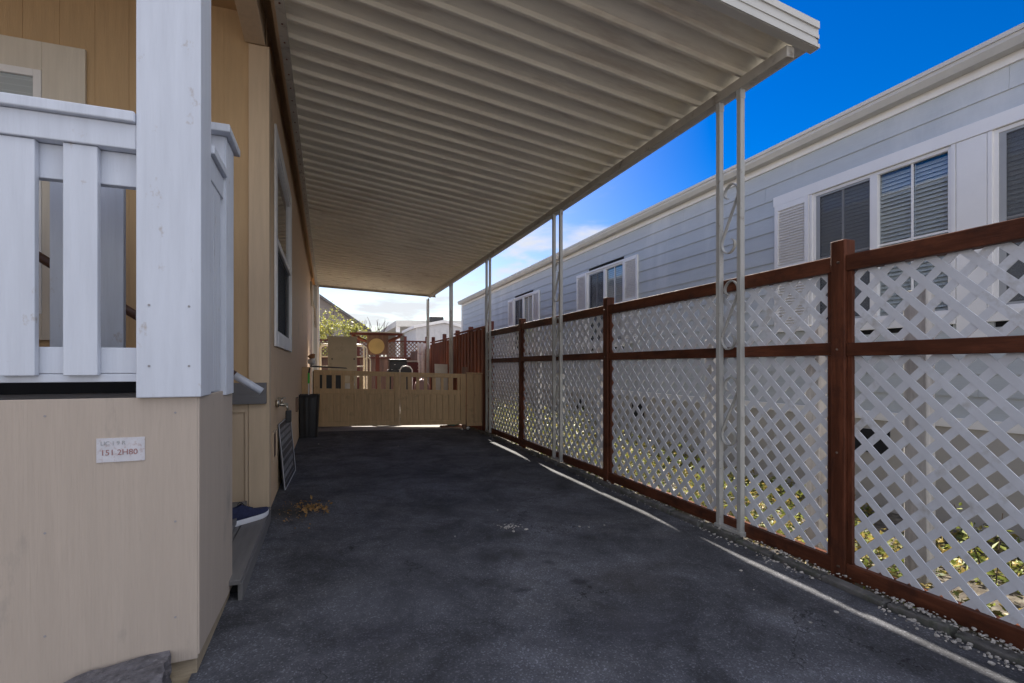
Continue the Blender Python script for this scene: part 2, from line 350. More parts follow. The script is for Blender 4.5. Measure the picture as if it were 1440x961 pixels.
# ------------------------------------------------------------------ HOUSE (left)
WX=-.45; FY=4.4
H=thing('house','tan house with vertical board siding on the left of the drive','house',(-2.5,10,0))
def planks_y(mb, x, y0,y1,z0,z1, pitch=.203, gap=.006, t=.010):   # wall facing +X
    y=y0
    while y<y1-1e-6:
        ye=min(y+pitch,y1); mb.box(x-t,x,y,ye-gap,z0,z1); y+=pitch
    mb.box(x-t-.03,x-t+.004,y0,y1,z0,z1)
def planks_x(mb, y, x0,x1,z0,z1, pitch=.203, gap=.007, t=.014):   # wall facing -Y
    x=x0
    while x<x1-1e-6:
        xe=min(x+pitch,x1); mb.box(x,xe-gap,y,y+t,z0,z1); x+=pitch
    mb.box(x0,x1,y+t-.004,y+t+.03,z0,z1)
# side wall
w=MB(); planks_y(w,WX,FY+.02,16.2,-.02,4.0)
mesh('side_wall',w,M['tan'],H)
w=MB(); planks_x(w,FY,-4.6,WX-.02,.93,4.05,gap=.004,t=.007)
mesh('front_wall',w,M['tan_front'],H)
w=MB(); planks_x(w,FY,-4.6,WX-.02,-.02,.927,pitch=.6,gap=.004,t=.007)
mesh('skirting_wall',w,M['tan_trim'],H)
# corner trims
w=MB(); w.box(-.575,WX+.004,FY-.022,FY-.002,.0,3.735); mesh('corner_board',w,M['tan_trim'],H,bevel=.003)
w=MB(); w.box(WX+.003,WX+.022,FY-.022,FY+.10,.0,3.735); mesh('corner_board',w,M['tan_trim'],H,bevel=.003)
# back mass and roof
w=MB(); w.box(-4.6,WX-.06,FY+.06,16.85,-.02,3.98); w.box(-4.6,-4.5,-1,FY+.05,-.02,3.98)
mesh('core_walls',w,M['tan'],H)
w=MB(); w.hexa([(-6,1.9,3.98),(-.36,1.9,3.98),(-.36,17.1,3.98),(-6,17.1,3.98),(-6,1.9,4.9),(-.36,1.9,4.12),(-.36,17.1,4.12),(-6,17.1,4.9)])
mesh('roof',w,M['tan_front'],H)
w=MB(); w.box(-.375,-.345,1.9,17.1,3.80,3.98); w.box(-.60,-.30,17.0,17.2,3.4,3.98); mesh('eave_light_stop',w,M['tan'],H)  # board and end block added to stop sun leaking in and hide bright sky
# porch beam over the post
w=MB(); w.box(-.60,-.455,1.95,FY-.022,3.74,3.975); mesh('porch_beam',w,M['tan_trim'],H,bevel=.004)
# lower skirting panel inset beside step
w=MB(); w.box(-1.4,-.578,FY-.016,FY-.004,.86,.93); w.box(-1.4,-.578,FY-.016,FY-.004,.12,.16); w.box(-.60,-.578,FY-.0162,FY-.004,.16,.86)
mesh('skirting_frame',w,M['tan_trim'],H,bevel=.002)

def window_px(parent, x, y0,y1,z0,z1, casing, cas_m, frame=.035, mull=True, depth=.05, side=1, label=None, blinds=True, sash='white2'):
    """window in a wall facing +X (side=1) or -X (side=-1); x is wall face"""
    s=side
    def bx(mb,xa,xb,*r): mb.box(min(x+s*xa,x+s*xb),max(x+s*xa,x+s*xb),*r)
    f=MB()
    cl,cr,ct,cb=casing
    t=.022
    if cl: bx(f,.003,t,y0-cl,y0,z0-cb,z1+ct)
    if cr: bx(f,.003,t,y1,y1+cr,z0-cb,z1+ct)
    if ct: bx(f,.003,t,y0,y1,z1,z1+ct)
    if cb: bx(f,.003,t+.006,y0,y1,z0-cb,z0)
    W=mesh('window',f,cas_m,parent,bevel=.003,label=label)
    fr=MB(); a,b=-.03,.012
    bx(fr,a,b,y0,y0+frame,z0,z1); bx(fr,a,b,y1-frame,y1,z0,z1); bx(fr,a,b,y0+frame,y1-frame,z0,z0+frame); bx(fr,a,b,y0+frame,y1-frame,z1-frame,z1)
    return W,fr
def box_window_side():
    y0,y1,z0,z1=5.12,6.95,1.52,3.26
    W,fr=window_px(H,WX,y0,y1,z0,z1,(.15,.15,.14,.12),M['white2'])
    mz=(z0+z1)/2+.0
    fr.box(WX-.01,WX+.02,y0+.035,y1-.035,mz-.03,mz+.03)
    mesh('window_frame',fr,M['white2'],W,bevel=.003)
    g=MB(); g.box(WX-.012,WX-.008,y0+.03,y1-.03,mz+.02,z1-.03); mesh('glass',g,M['glass'],W)
    g=MB(); g.box(WX-.006,WX-.002,y0+.03,y1-.03,z0+.03,mz-.02); mesh('insect_screen',g,M['screen'],W)
    bl=MB(); z=mz
    while z<z1-.04: bl.obox((WX-.035,(y0+y1)/2,z),(.003,y1-y0-.08,.045),Matrix.Rotation(R(-20),3,'Y')); z+=.045
    mesh('blind',bl,M['blind'],W)
    d=MB(); d.box(WX-.056,WX-.050,y0,y1,z0,z1); mesh('dark_room',d,M['dark'],W)
# opening: cut the wall by rebuilding it around the window
me=None
def rebuild_side_wall():
    o=[c for c in H.children if c.name.startswith('side_wall')][0]
    w=MB(); 
    planks_y(w,WX,FY+.02,5.12,-.02,4.0); planks_y(w,WX,6.95,16.85,-.02,4.0)
    planks_y(w,WX,5.12,6.95,-.02,1.52); planks_y(w,WX,5.12,6.95,3.26,4.0)
    o.data.clear_geometry(); b=ROOTLOC[H.name]; o.data.from_pydata([tuple(Vector(v)-b) for v in w.v],[],w.f)
rebuild_side_wall(); box_window_side()
# front window (behind porch), facing -Y
def front_window():
    x1=-1.85; x0=-3.0; z0,z1=1.58,3.26
    c=MB(); c.box(x1,x1+.245,FY-.026,FY-.002,z0-.18,z1+.2); c.box(x0-.2,x0,FY-.026,FY-.002,z0-.18,z1+.2); c.box(x0,x1,FY-.026,FY-.002,z1,z1+.2); c.box(x0,x1,FY-.026,FY-.002,z0-.18,z0)
    W=mesh('window',c,M['casing'],H,bevel=.003)
    f=MB(); a,b=FY-.034,FY-.001
    f.box(x1-.045,x1,a,b,z0,z1); f.box(x0,x0+.045,a,b,z0,z1); f.box(x0+.045,x1-.045,a,b,z1-.05,z1); f.box(x0+.045,x1-.045,a,b,z0,z0+.06)
    f.box(x0+.045,x1-.045,a+.004,b,2.42,2.49); f.box(x1-.075,x1-.045,a+.01,b,z0+.06,2.42)
    mesh('window_frame',f,M['white2'],W,bevel=.003)
    g=MB(); g.box(x0+.04,x1-.04,FY-.016,FY-.013,z0+.05,z1-.04); mesh('glass',g,M['glass'],W)
    bl=MB(); z=z0+.1
    while z<z1-.05: bl.obox(((x0+x1)/2,FY-.009,z),(x1-x0-.1,.003,.046),Matrix.Rotation(R(8),3,'X')); z+=.045
    mesh('blind',bl,M['blind'],W)
front_window()
# things in the wall: recessed box and outlet
w=MB(); w.box(WX-.002,WX+.004,4.85,5.13,.40,.62); mesh('access_hatch',w,plain('hatch_brown',(.13,.075,.05)),H)
fr=MB(); fr.box(WX+.002,WX+.012,4.83,4.85,.38,.64); fr.box(WX+.002,WX+.012,5.13,5.15,.38,.64); fr.box(WX+.002,WX+.012,4.85,5.13,.62,.64)
mesh('hatch_frame',fr,M['tan_trim'],H)
w=MB(); w.box(WX+.002,WX+.03,8.3,8.48,.52,.74); mesh('outlet_box',w,plain('outlet_brown',(.2,.12,.08)),H,bevel=.004)
# tap with brass valve
T=MB(); yt=5.15; zt=.86
T.tube([(WX,yt,zt),(WX+.09,yt,zt)],.013); T.tube([(WX+.05,yt,zt+.0),(WX+.05,yt,zt+.06)],.009)
T.tube([(WX+.02,yt-.05,zt),(WX+.02,yt+.05,zt)],.016); T.tube([(WX+.08,yt,zt),(WX+.11,yt,zt-.05)],.012)
for k in range(6):
    an=k*math.pi/3; T.tube([(WX+.05,yt,zt+.06),(WX+.05+.035*math.cos(an),yt+.035*math.sin(an),zt+.062)],.006,6)
T.tube([(WX+.02,yt-.05,zt-.02),(WX+.02,yt-.05,zt+.05)],.014); T.tube([(WX+.0,yt+.1,zt-.01),(WX+.1,yt+.1,zt-.01)],.015)
tap=mesh('garden_tap',T,M['chrome'],H,smooth=True)
T=MB(); T.box(WX+.085,WX+.135,yt-.03,yt+.03,zt-.17,zt-.055); mesh('hose_timer',T,M['black'],H,bevel=.01)
# small conduit fittings up at wall end
T=MB(); T.tube([(WX+.03,15.2,3.6),(WX+.05,15.2,2.9)],.03); T.tube([(WX+.05,15.2,3.05),(WX+.12,15.9,2.9),(WX+.12,16.3,2.4)],.035)
mesh('downpipe',T,M['beam'],H,smooth=True)
# painted white back wing beyond
B=thing('back_porch_wall','pale blue white clapboard wall end beyond the tan house','wall',(-.33,17.6,0))
w=MB(); w.box(-.55,-.255,16.9,19,0,3.75); mesh('wall',w,M['siding'],B)
w=MB(); w.box(-.30,-.235,16.86,16.93,0,3.75); w.box(-.44,-.40,16.86,16.9,0,3.75); mesh('corner_board',w,M['white2'],B)

# ------------------------------------------------------------------ PORCH BLOCK
PX=-.47; PY=2.27
P=thing('porch','raised porch with white railing over beige plywood skirting','porch',(-1.6,2.7,0))
w=MB(); w.hexa([(-4.5,PY,-.02),(PX-.006,PY,.075),(PX-.006,PY+.016,.075),(-4.5,PY+.016,-.02),(-4.5,PY,1.10),(PX-.006,PY,1.10),(PX-.006,PY+.016,1.10),(-4.5,PY+.016,1.10)])
mesh('front_skirting',w,M['skirt'],P,bevel=.002)
w=MB(); w.hexa([(PX-.016,PY+.003,.09),(PX,PY+.003,.09),(PX,3.0,.055),(PX-.016,3.0,.055),(PX-.016,PY+.003,1.10),(PX,PY+.003,1.10),(PX,3.0,1.10),(PX-.016,3.0,1.10)])
mesh('side_skirting',w,M['skirt'],P,bevel=.002)
w=MB(); w.box(-4.5,PX-.012,PY+.02,PY+.05,-.08,.2); w.box(PX-.05,PX-.012,PY+.05,3.0,-.08,.2)
mesh('plinth',w,M['plinth'],P,bevel=.003)
w=MB(); w.box(-4.5,PX-.05,PY+.055,3.0,-.05,1.04); mesh('framing',w,M['dark'],P)
w=MB(); yy=PY+.02
while yy<2.96: w.box(-4.5,PX-.02,yy,min(yy+.135,2.99),1.062,1.095); yy+=.141
mesh('deck_boards',w,M['deck'],P,bevel=.003)
# rim of the landing by the house wall
w=MB(); w.box(-3.2,WX+.004,FY-.06,FY-.0235,.925,1.09); mesh('landing_rim',w,M['deck'],P,bevel=.003)
w=MB(); w.box(-3.2,-.95,3.02,FY-.065,.02,1.06); mesh('landing_frame',w,M['skirt'],P)
w=MB()
for i in range(4): w.box(-.95+.0*i,-.95+.09*(4-i)-.02*i+.01,3.02,FY-.065,.14+.21*i,.14+.21*i+.04)
mesh('stair_treads',w,M['deck'],P)
# railing front
RY0=PY+.0
zc=2.168
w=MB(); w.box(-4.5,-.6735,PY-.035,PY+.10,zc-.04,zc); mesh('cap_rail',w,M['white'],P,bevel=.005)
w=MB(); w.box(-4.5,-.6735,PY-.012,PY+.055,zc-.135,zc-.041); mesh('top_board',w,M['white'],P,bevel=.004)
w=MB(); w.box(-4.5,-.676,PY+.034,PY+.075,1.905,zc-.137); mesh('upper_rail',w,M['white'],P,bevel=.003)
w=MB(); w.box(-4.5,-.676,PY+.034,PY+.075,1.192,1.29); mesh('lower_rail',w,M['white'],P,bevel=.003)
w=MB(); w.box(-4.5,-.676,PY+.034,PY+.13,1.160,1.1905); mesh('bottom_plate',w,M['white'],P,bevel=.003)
w=MB(); w.box(-4.5,-.64,2.785,2.82,1.097,1.21); mesh('gap_shade_strip',w,M['dark'],P)  # near-black strip painting the shade in the gap under the railing
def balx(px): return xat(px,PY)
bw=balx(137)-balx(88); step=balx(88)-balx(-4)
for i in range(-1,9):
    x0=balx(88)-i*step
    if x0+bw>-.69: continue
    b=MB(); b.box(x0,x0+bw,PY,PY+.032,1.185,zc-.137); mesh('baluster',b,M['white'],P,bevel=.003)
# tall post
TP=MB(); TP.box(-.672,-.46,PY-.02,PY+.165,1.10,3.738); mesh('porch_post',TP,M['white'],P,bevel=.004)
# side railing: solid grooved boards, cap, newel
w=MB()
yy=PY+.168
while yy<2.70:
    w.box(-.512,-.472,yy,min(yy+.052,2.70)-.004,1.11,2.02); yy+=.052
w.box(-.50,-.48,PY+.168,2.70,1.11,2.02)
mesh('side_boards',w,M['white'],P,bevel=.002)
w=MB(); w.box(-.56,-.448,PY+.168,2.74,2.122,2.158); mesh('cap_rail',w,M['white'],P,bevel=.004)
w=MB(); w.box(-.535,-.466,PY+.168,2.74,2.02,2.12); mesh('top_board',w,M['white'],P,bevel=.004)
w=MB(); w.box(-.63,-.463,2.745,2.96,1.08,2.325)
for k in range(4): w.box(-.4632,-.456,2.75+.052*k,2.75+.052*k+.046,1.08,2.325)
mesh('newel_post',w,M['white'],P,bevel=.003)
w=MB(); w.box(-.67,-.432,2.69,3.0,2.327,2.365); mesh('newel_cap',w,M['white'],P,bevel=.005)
# rear railing
RBY=2.86
w=MB(); w.box(-3.2,-.635,RBY,RBY+.04,2.10,2.20); mesh('upper_rail',w,M['white'],P,bevel=.003)
w=MB(); w.box(-3.2,-.675,RBY-.03,RBY+.08,2.285,2.325); w.box(-3.2,-.635,RBY-.01,RBY+.05,2.201,2.284); mesh('cap_rail',w,M['white'],P,bevel=.003)
b0=xat(70,RBY-.03); b1=xat(106,RBY-.03); st=xat(140,RBY-.03)-b0
for i in range(-1,8):
    x0=b0+st-(i)*st
    if x0+b1-b0>-.64: continue
    b=MB(); b.box(x0,x0+b1-b0,RBY-.033,RBY-.001,1.10,2.20); mesh('baluster',b,M['white'],P,bevel=.003)
nhp=plain('painted_nail',(.30,.29,.30),.5)
for z in (3.5,2.9,1.22,1.45):
    for dx in (-.63,-.50):
        b=MB(); b.tube([(dx,PY-.0205,z),(dx,PY-.0225,z)],.0045,8); mesh('nail_head',b,nhp,P)
for x in (-.55,-.95,-1.4):
    for z in (.25,.62,1.04):
        b=MB(); b.tube([(x,PY-.0005,z),(x,PY-.0022,z)],.0042,8); mesh('nail_head',b,nhp,P)
# handrail of the stair
w=MB(); hr=[(xat(-60,3.9),3.9,2.12),(xat(48,3.9),3.9,zat(357,xat(48,3.9),3.9)),(xat(330,3.9),3.9,zat(528,xat(330,3.9),3.9))]
w.tube(hr,.028,10); mesh('stair_handrail',w,plain('dark_brown_rail',(.10,.05,.035),.45),P,smooth=True)
w=MB(); w.tube([hr[2],(xat(368,3.9),3.9,zat(551,xat(368,3.9),3.9))],.026,12); mesh('handrail_end',w,M['white'],P,smooth=True)
# sticker
def text_mesh(name, txt, size, origin, udir, wdir, m, parent, ext=.0008):
    cu=bpy.data.curves.new(name,'FONT'); cu.body=txt; cu.size=size; cu.extrude=ext
    o=bpy.data.objects.new(name,cu); link(o)
    dg=bpy.context.evaluated_depsgraph_get(); me=bpy.data.meshes.new_from_object(o.evaluated_get(dg))
    COL.objects.unlink(o); bpy.data.objects.remove(o)
    u,w=Vector(udir).normalized(),Vector(wdir).normalized(); n=u.cross(w)
    base=ROOTLOC[parent.name]
    for v in me.vertices:
        v.co=Vector(origin)+u*v.co.x+w*v.co.y+n*v.co.z-base
    me.materials.clear(); me.materials.append(m)
    q=bpy.data.objects.new(name,me); link(q); q.parent=parent; return q
sx0,sx1=xat(136,PY),xat(204,PY)
sz1=zat(617,sx0,PY); sz0=zat(651,sx0,PY)
w=MB(); w.box(sx0,sx1,PY-.0035,PY-.0005,sz0,sz1)
st_=mesh('notice_sticker',w,M['sticker'],P)
text_mesh('lettering','151 2H80',.029,(sx0+.012,PY-.0042,sz0+.026),(1,0,0),(0,0,1),M['ink'],st_)
text_mesh('lettering','LIC 1 9 R',.020,(sx0+.012,PY-.0042,sz0+.064),(1,0,0),(0,0,1),M['grey_frame'],st_)
# grey step
SX=-.403
ST=thing('grey_step','low grey composite step beside the house corner','step',(-.7,3.6,0))
w=MB(); xx=-1.0
while xx<SX-.02:
    xe=min(xx+.145,SX); w.box(xx,xe-.004,2.9,FY-.065,.098,.122); xx+=.148
mesh('tread_boards',w,M['deck_side'],ST,bevel=.003)
w=MB(); w.box(SX-.03,SX-.008,2.92,FY-.07,gz(0)-.02,.097); mesh('riser_board',w,M['deck_side'],ST,bevel=.002)
w=MB(); w.box(-1.0,SX-.035,3.02,FY-.08,-.02,.096); mesh('step_frame',w,M['dark'],ST)
# broken concrete lump
bm=bmesh.new(); bmesh.ops.create_cube(bm,size=1); bmesh.ops.subdivide_edges(bm,edges=bm.edges[:],cuts=7,use_grid_fill=True)
for v in bm.verts:
    c=v.co.copy(); c.x*=.33; c.y*=.20; c.z*=.105
    c.x += -.05*(c.z<0)*0; 
    if v.co.x<-.3: c.z-=.03*(-(v.co.x+.3))*5
    c += Vector((mnoise.noise(v.co*3.1+Vector((5,1,2))),mnoise.noise(v.co*2.7),mnoise.noise(v.co*3.3+Vector((1,7,2)))))*.015
    c += Vector((mnoise.noise(v.co*14),mnoise.noise(v.co*15+Vector((3,3,3))),mnoise.noise(v.co*13+Vector((9,3,3)))))*.008
    v.co=c
me=bpy.data.meshes.new('concrete_lump'); bm.to_mesh(me); bm.free(); me.materials.append(M['rock'])
o=bpy.data.objects.new('concrete_lump',me); link(o); o.location=(-.72,PY-.115,.062); o.rotation_euler=(0,R(-2),R(5)); o['label']='rough broken lump of grey concrete at the foot of the beige skirting'; o['category']='rock'

# ------------------------------------------------------------------ SHOE
SH=thing('shoe','navy blue mesh running shoe with white sole on the grey step','shoe',(-.54,3.96,.123))
def shoe():
    ang=math.atan2(.225,.203); u=Vector((math.cos(ang),math.sin(ang),0)); v=Vector((-math.sin(ang),math.cos(ang),0)); o=Vector((-.54,3.96,.123))
    o=Vector((-.523,3.985,.123))
    def hw(s): # half width along length s in 0..1
        return .032+.018*math.sin(min(1,s*1.35)*math.pi*.5)**2 if s<.72 else .05*math.sqrt(max(0,1-((s-.72)/.285)**2))
    def ring_sole(z,off):
        r=[]; N_=26
        for i in range(N_+1):
            s=i/N_; r.append((s,hw(s)*(1.0+off) if s>.04 else hw(s)*.6))
        return r
    L_=.325
    def pt(s,w,z): return o+u*((s-.5)*L_)+v*w+Vector((0,0,z))
    # sole
    mb=MB(); prof=[(s,w) for s,w in ring_sole(0,.08)]
    loop=[(s,w) for s,w in prof]+[(s,-w) for s,w in prof[::-1]]
    vs=[];k=len(loop)
    def toe(s): return .016*max(0,(s-.72)/.28)**1.6
    for z in (0,.012,.03):
        for s,w in loop:
            th = z if z<.02 else (.030+ .008*(1-s))
            vs.append(pt(s,w*(1 if z else .94),th+toe(s)))
    fs=[tuple(range(k))[::-1],tuple(range(2*k,3*k))]
    for l in range(2):
        for i in range(k): fs.append((l*k+i,l*k+(i+1)%k,(l+1)*k+(i+1)%k,(l+1)*k+i))
    mb.add(vs,fs); mesh('sole',mb,M['sole'],SH,smooth=False)
    # upper
    mb=MB(); secs=20; n=12; vs=[]
    for i in range(secs+1):
        s=.01+.975*i/secs
        w=hw(max(s,.03))*.98
        if s<.3: h=.115-.012*math.sin(s/.3*math.pi)
        elif s<.62: h=.115-.060*((s-.3)/.32)**1.1
        else: h=.055-.037*((s-.62)/.38)**1.5
        for j in range(n+1):
            th=math.pi*j/n
            ww=w*math.copysign(abs(math.cos(th))**.7,math.cos(th)) if abs(math.cos(th))>1e-6 else 0
            if s<.38: ww*= (1-.25*math.sin(th))
            vs.append(pt(s,ww,.026+toe(s)+h*math.sin(th)**.8*(1 if h else 1)*.95))
    fs=[]
    for i in range(secs):
        for j in range(n):
            if i<6 and j in (5,6): continue
            fs.append((i*(n+1)+j,i*(n+1)+j+1,(i+1)*(n+1)+j+1,(i+1)*(n+1)+j))
    fs.append(tuple(range(n+1)))
    mb.add(vs,fs); up=mesh('upper',mb,M['navy'],SH,smooth=True)
    sd=up.modifiers.new('Solid','SOLIDIFY'); sd.thickness=.004
    mb=MB()
    for i in range(5):
        s=.36+.055*i; h=.026+.10-.045*((s-.3)/.32)**1.1
        mb.tube([pt(s,-.022,h-.008),pt(s+.012,0,h+.002),pt(s,.022,h-.008)],.0028,6)
        mb.tube([pt(s+.03,-.022,h-.014),pt(s+.012,0,h),pt(s+.03,.022,h-.014)],.0028,6)
    loop=[pt(.34+.05*math.cos(a_),.01+.03*math.sin(a_),.128+.012*math.sin(2*a_)) for a_ in [k*.5 for k in range(13)]]
    mb.tube(loop,.0028,6)
    mesh('laces',mb,M['black'],SH,smooth=True)
shoe()

# ------------------------------------------------------------------ leaning sign
LS=thing('leaning_sign','black sign board with faded white lettering leaning on the tan wall','sign',(-.3,5.6,0))
a0=Vector((-.385,5.35,.012)); a1=Vector((-.345,6.35,.012)); tp=Vector((-.055,0,.64))
w=MB(); nrm=(a1-a0).cross(tp).normalized()
w.hexa([a0,a1,a1-nrm*.012,a0-nrm*.012,a0+tp,a1+tp,a1+tp-nrm*.012,a0+tp-nrm*.012])
sg=mesh('board',w,M['signblack'],LS)
w=MB()
for (p,q) in ((a0,a0+tp),(a0,a1),(a1,a1+tp),(a0+tp,a1+tp)): w.tube([p+nrm*.001,q+nrm*.001],.0045,6)
mesh('edge_trim',w,M['signwhite'],LS)
w=MB()
u=(a1-a0).normalized(); tw=tp.normalized()
for zz,hh in ((.56,.03),(.49,.045),(.42,.045),(.36,.02),(.27,.03),(.17,.055),(.10,.045),(.05,.012)):
    s=.06
    while s<.9:
        e=s+random.uniform(.05,.13)
        if e>.94: break
        for kk in range(3):
            ss=s+(e-s)*kk/3; p0=a0+u*ss+tw*zz+nrm*.0025
            w.add([p0,p0+u*(e-s)*.2,p0+u*(e-s)*.2+tw*hh,p0+tw*hh],[(0,1,2,3)])
        s=e+.015
mesh('lettering',w,M['signwhite'],LS)

# ------------------------------------------------------------------ black bin and mop
bx,by=xat(434,9.35)-.0,9.35
BN=thing('waste_bin','tall black ribbed plastic bin against the tan wall by the gate','bin',(bx,by,0))
w=MB(); z0,z1=0.0,.73; n=28; vs=[]
for l,(z,sc) in enumerate(((z0,.145),(z1-.05,.175),(z1,.185),(z1,.165),(.1,.135))):
    for k in range(n):
        an=2*math.pi*k/n+.2; rr=sc*(1/max(abs(math.cos(an)),abs(math.sin(an))))**.72*(1+.025*(k%2)*(l<2))
        vs.append((bx+rr*math.cos(an),by+rr*math.sin(an),z))
fs=[tuple(range(n))]
for l in range(4):
    for k in range(n): fs.append((l*n+k,l*n+(k+1)%n,(l+1)*n+(k+1)%n,(l+1)*n+k))
fs.append(tuple(4*n+k for k in range(n)))
w.add(vs,fs); mesh('bin_body',w,M['black'],BN)
MP=thing('mop','mop with white stick and green grip standing in the black bin','mop',(bx,by,.1))
w=MB(); mx=xat(434,by); w.tube([(mx,by,.12),(mx,by+.02,.92)],.010); mesh('stick',w,M['white2'],MP)
w=MB(); w.tube([(mx,by+.02,.92),(mx,by+.03,1.10)],.016); mesh('grip',w,M['green'],MP)
w=MB(); w.tube([(mx,by+.03,1.08),(mx+.02,by+.03,1.19)],.014); mesh('hook',w,M['black'],MP)

# ------------------------------------------------------------------ CARPORT
CP=thing('carport','cream metal carport with ribbed roof pans and scroll columns along the fence','carport',(1.3,8.5,0))
XR,ZR=2.98,3.35; XL,ZL=-.33,3.78
Y0,Y1=2.44,14.93
def ext(y): 
    t=max(0,(y-7)/(Y1-7)); return 2.0*t*t
def RP(u,y,dz=0):   # u 0 right .. 1 left
    return (XR+(XL-XR)*u, y+ext(y)*u, ZR+(ZL-ZR)*u+dz)
pitch=(Y1-Y0)/55
prof=[(0,0),(.10,0),(.104,.008),(.135,.010),(.165,.062),(.20,.068),(.50,.058),(.88,.036),(.955,.032),(.975,.006)]
w=MB(); rows=[]
for i in range(55):
    for a_,dz in prof: rows.append((Y0+pitch*(i+a_),dz))
rows.append((Y1,0))
nu=6; vs=[]
for y,dz in rows:
    for j in range(nu+1): vs.append(RP(j/nu,y,dz))
fs=[(i*(nu+1)+j,i*(nu+1)+j+1,(i+1)*(nu+1)+j+1,(i+1)*(nu+1)+j) for i in range(len(rows)-1) for j in range(nu)]
w.add(vs,fs)
rp=mesh('roof_pans',w,M['pan'],CP)
sd=rp.modifiers.new('Solid','SOLIDIFY'); sd.thickness=.002; sd.offset=1
# beam under right edge
w=MB(); w.hexa([(2.84,Y0+.035,3.26),(2.905,Y0+.035,3.26),(2.905,Y1,3.26),(2.84,Y1,3.26),(2.84,Y0+.035,3.336),(2.905,Y0+.035,3.336),(2.905,Y1,3.336),(2.84,Y1,3.336)])
mesh('beam',w,M['beam'],CP,bevel=.004)
# gutter fascia along the right edge
w=MB(); w.box(3.036,3.042,Y0-.03,Y1+.03,3.345,3.378); w.box(2.895,3.036,Y0-.02,Y1+.03,3.338,3.344); w.box(3.02,3.0355,Y0-.03,Y1+.03,3.372,3.378)
mesh('gutter',w,M['fascia'],CP)
# front fascia (sloping with roof)
def slopebox(mb,u0,u1,ya,yb,dz0,dz1,far=False):
    e0=ext(Y1)*u0 if far else 0; e1=ext(Y1)*u1 if far else 0
    A=(XR+(XL-XR)*u0, ZR+(ZL-ZR)*u0); Bp=(XR+(XL-XR)*u1, ZR+(ZL-ZR)*u1)
    mb.hexa([(A[0],ya+e0,A[1]+dz0),(A[0],yb+e0,A[1]+dz0),(Bp[0],yb+e1,Bp[1]+dz0),(Bp[0],ya+e1,Bp[1]+dz0),
             (A[0],ya+e0,A[1]+dz1),(A[0],yb+e0,A[1]+dz1),(Bp[0],yb+e1,Bp[1]+dz1),(Bp[0],ya+e1,Bp[1]+dz1)])
w=MB(); u_r=-.019
slopebox(w,u_r,1.02,Y0-.03,Y0-.024,-.03,.15); slopebox(w,u_r,1.02,Y0-.024,Y0+.03,-.03,-.024); slopebox(w,u_r,1.02,Y0-.040,Y0-.0305,.10,.145); slopebox(w,u_r,1.02,Y0-.040,Y0-.0305,-.028,-.005); slopebox(w,u_r,1.02,Y0-.036,Y0-.0305,.035,.06)
mesh('front_fascia',w,M['fascia'],CP)
w=MB(); slopebox(w,-.02,1.0,Y1+.002,Y1+.012,-.07,.12,True); slopebox(w,-.02,1.0,Y1-.03,Y1+.002,-.07,-.062,True)
mesh('rear_fascia',w,M['beam'],CP)
# ledger along the house
w=MB(); w.box(XL-.012,XL+.05,Y0,Y1+2.1,ZL-.045,ZL-.008); w.box(XL-.012,XL-.006,Y0,Y1+2.1,ZL-.008,ZL+.06)
mesh('wall_channel',w,M['beam'],CP)
for i in range(0,40):
    y=Y0+pitch*(i+.07); yy=y+ext(y); sc=MB(); sc.cyl(XL+.02,yy,ZL-.05,ZL-.0455,.007,n=8); mesh('screw',sc,M['dkred'],CP)
# ceiling patch above left gap
# columns
def column(y):
    zb=-.030
    c=MB(); 
    for dy in (-.105,.105): c.box(2.845,2.885,y+dy-.019,y+dy+.019,zb+.012,3.258)
    c.box(2.838,2.892,y-.135,y+.135,zb,zb+.03)
    for dy in (-.105,.105): c.box(2.8425,2.8875,y+dy-.0215,y+dy+.0215,3.19,3.259)
    co=mesh('column',c,M['column'],CP,bevel=.002)
    s=MB()
    for z0 in (2.07,1.34,.61):
        h=.53; r=.05
        pts=[]
        def spiral(cy,cz,a0,a1,r0,r1,n=16): return [(2.865,cy+(r0+(r1-r0)*k/n)*math.cos(a0+(a1-a0)*k/n),cz+(r0+(r1-r0)*k/n)*math.sin(a0+(a1-a0)*k/n)) for k in range(n+1)]
        # photo: near post is at smaller Y; S runs from upper near curl to lower curl
        top=spiral(y+.00,z0+h-.085,math.pi*1.75+.0,-math.pi*.0+.0,.02,.084,18)[:]
        top=spiral(y+.0,z0+h-.085,R(-60),R(-60)+R(240)+R(-0),.045,.084,8)
        # upper curl: starts inside on far side, sweeps over the top to the near side
        top=[(2.865,y+rr*math.cos(a_),z0+h-.085+rr*math.sin(a_)) for a_,rr in [(R(-150-0+ (k)*-0+ 0)+0,0) for k in range(0)]]
        for k in range(19):
            a_=R(250)-R(430)*0 - 0
        # param curl
        up=[]
        for k in range(21):
            f=k/20; an=R(-110)+R(0)+f*R(0)
        up=[(2.865, y+(.036+.048*f)*math.cos(R(300)-R(480)*0-R(0)+0), 0) for f in ()]
        curl=[]
        for k in range(23):
            f=k/22; an=R(-170)+R(360)*0; th=R(200)-0
            ang_=R(270)-f*R(0)
            # angle runs from 250deg down through 90 (top) to -10deg (near side, +r)
            A_=R(385)-f*R(385-0); A_=R(-100)+0
            th_=R(-160)+(1-f)*0
            phi=R(230)*(1-f)+R(-25)*f   # 230 -> -25 through 90
            rr=.030+.052*min(1,f*1.6)
            curl.append((rr,phi))
        # here the near post has smaller y: mirror so the straight bar leaves on the near side
        upper=[(2.865,y-rr*math.cos(phi),z0+h-.085+rr*math.sin(phi)) for rr,phi in curl]
        cen=(y,z0+h/2)
        lower=[(2.865,2*cen[0]-p[1],2*cen[1]-p[2]) for p in upper[::-1]]
        s.ribbon(upper+lower,(.022,0,0),.009)
    mesh('scroll',s,M['column'],co)
for i in range(5): column(3.0+3.04*i)

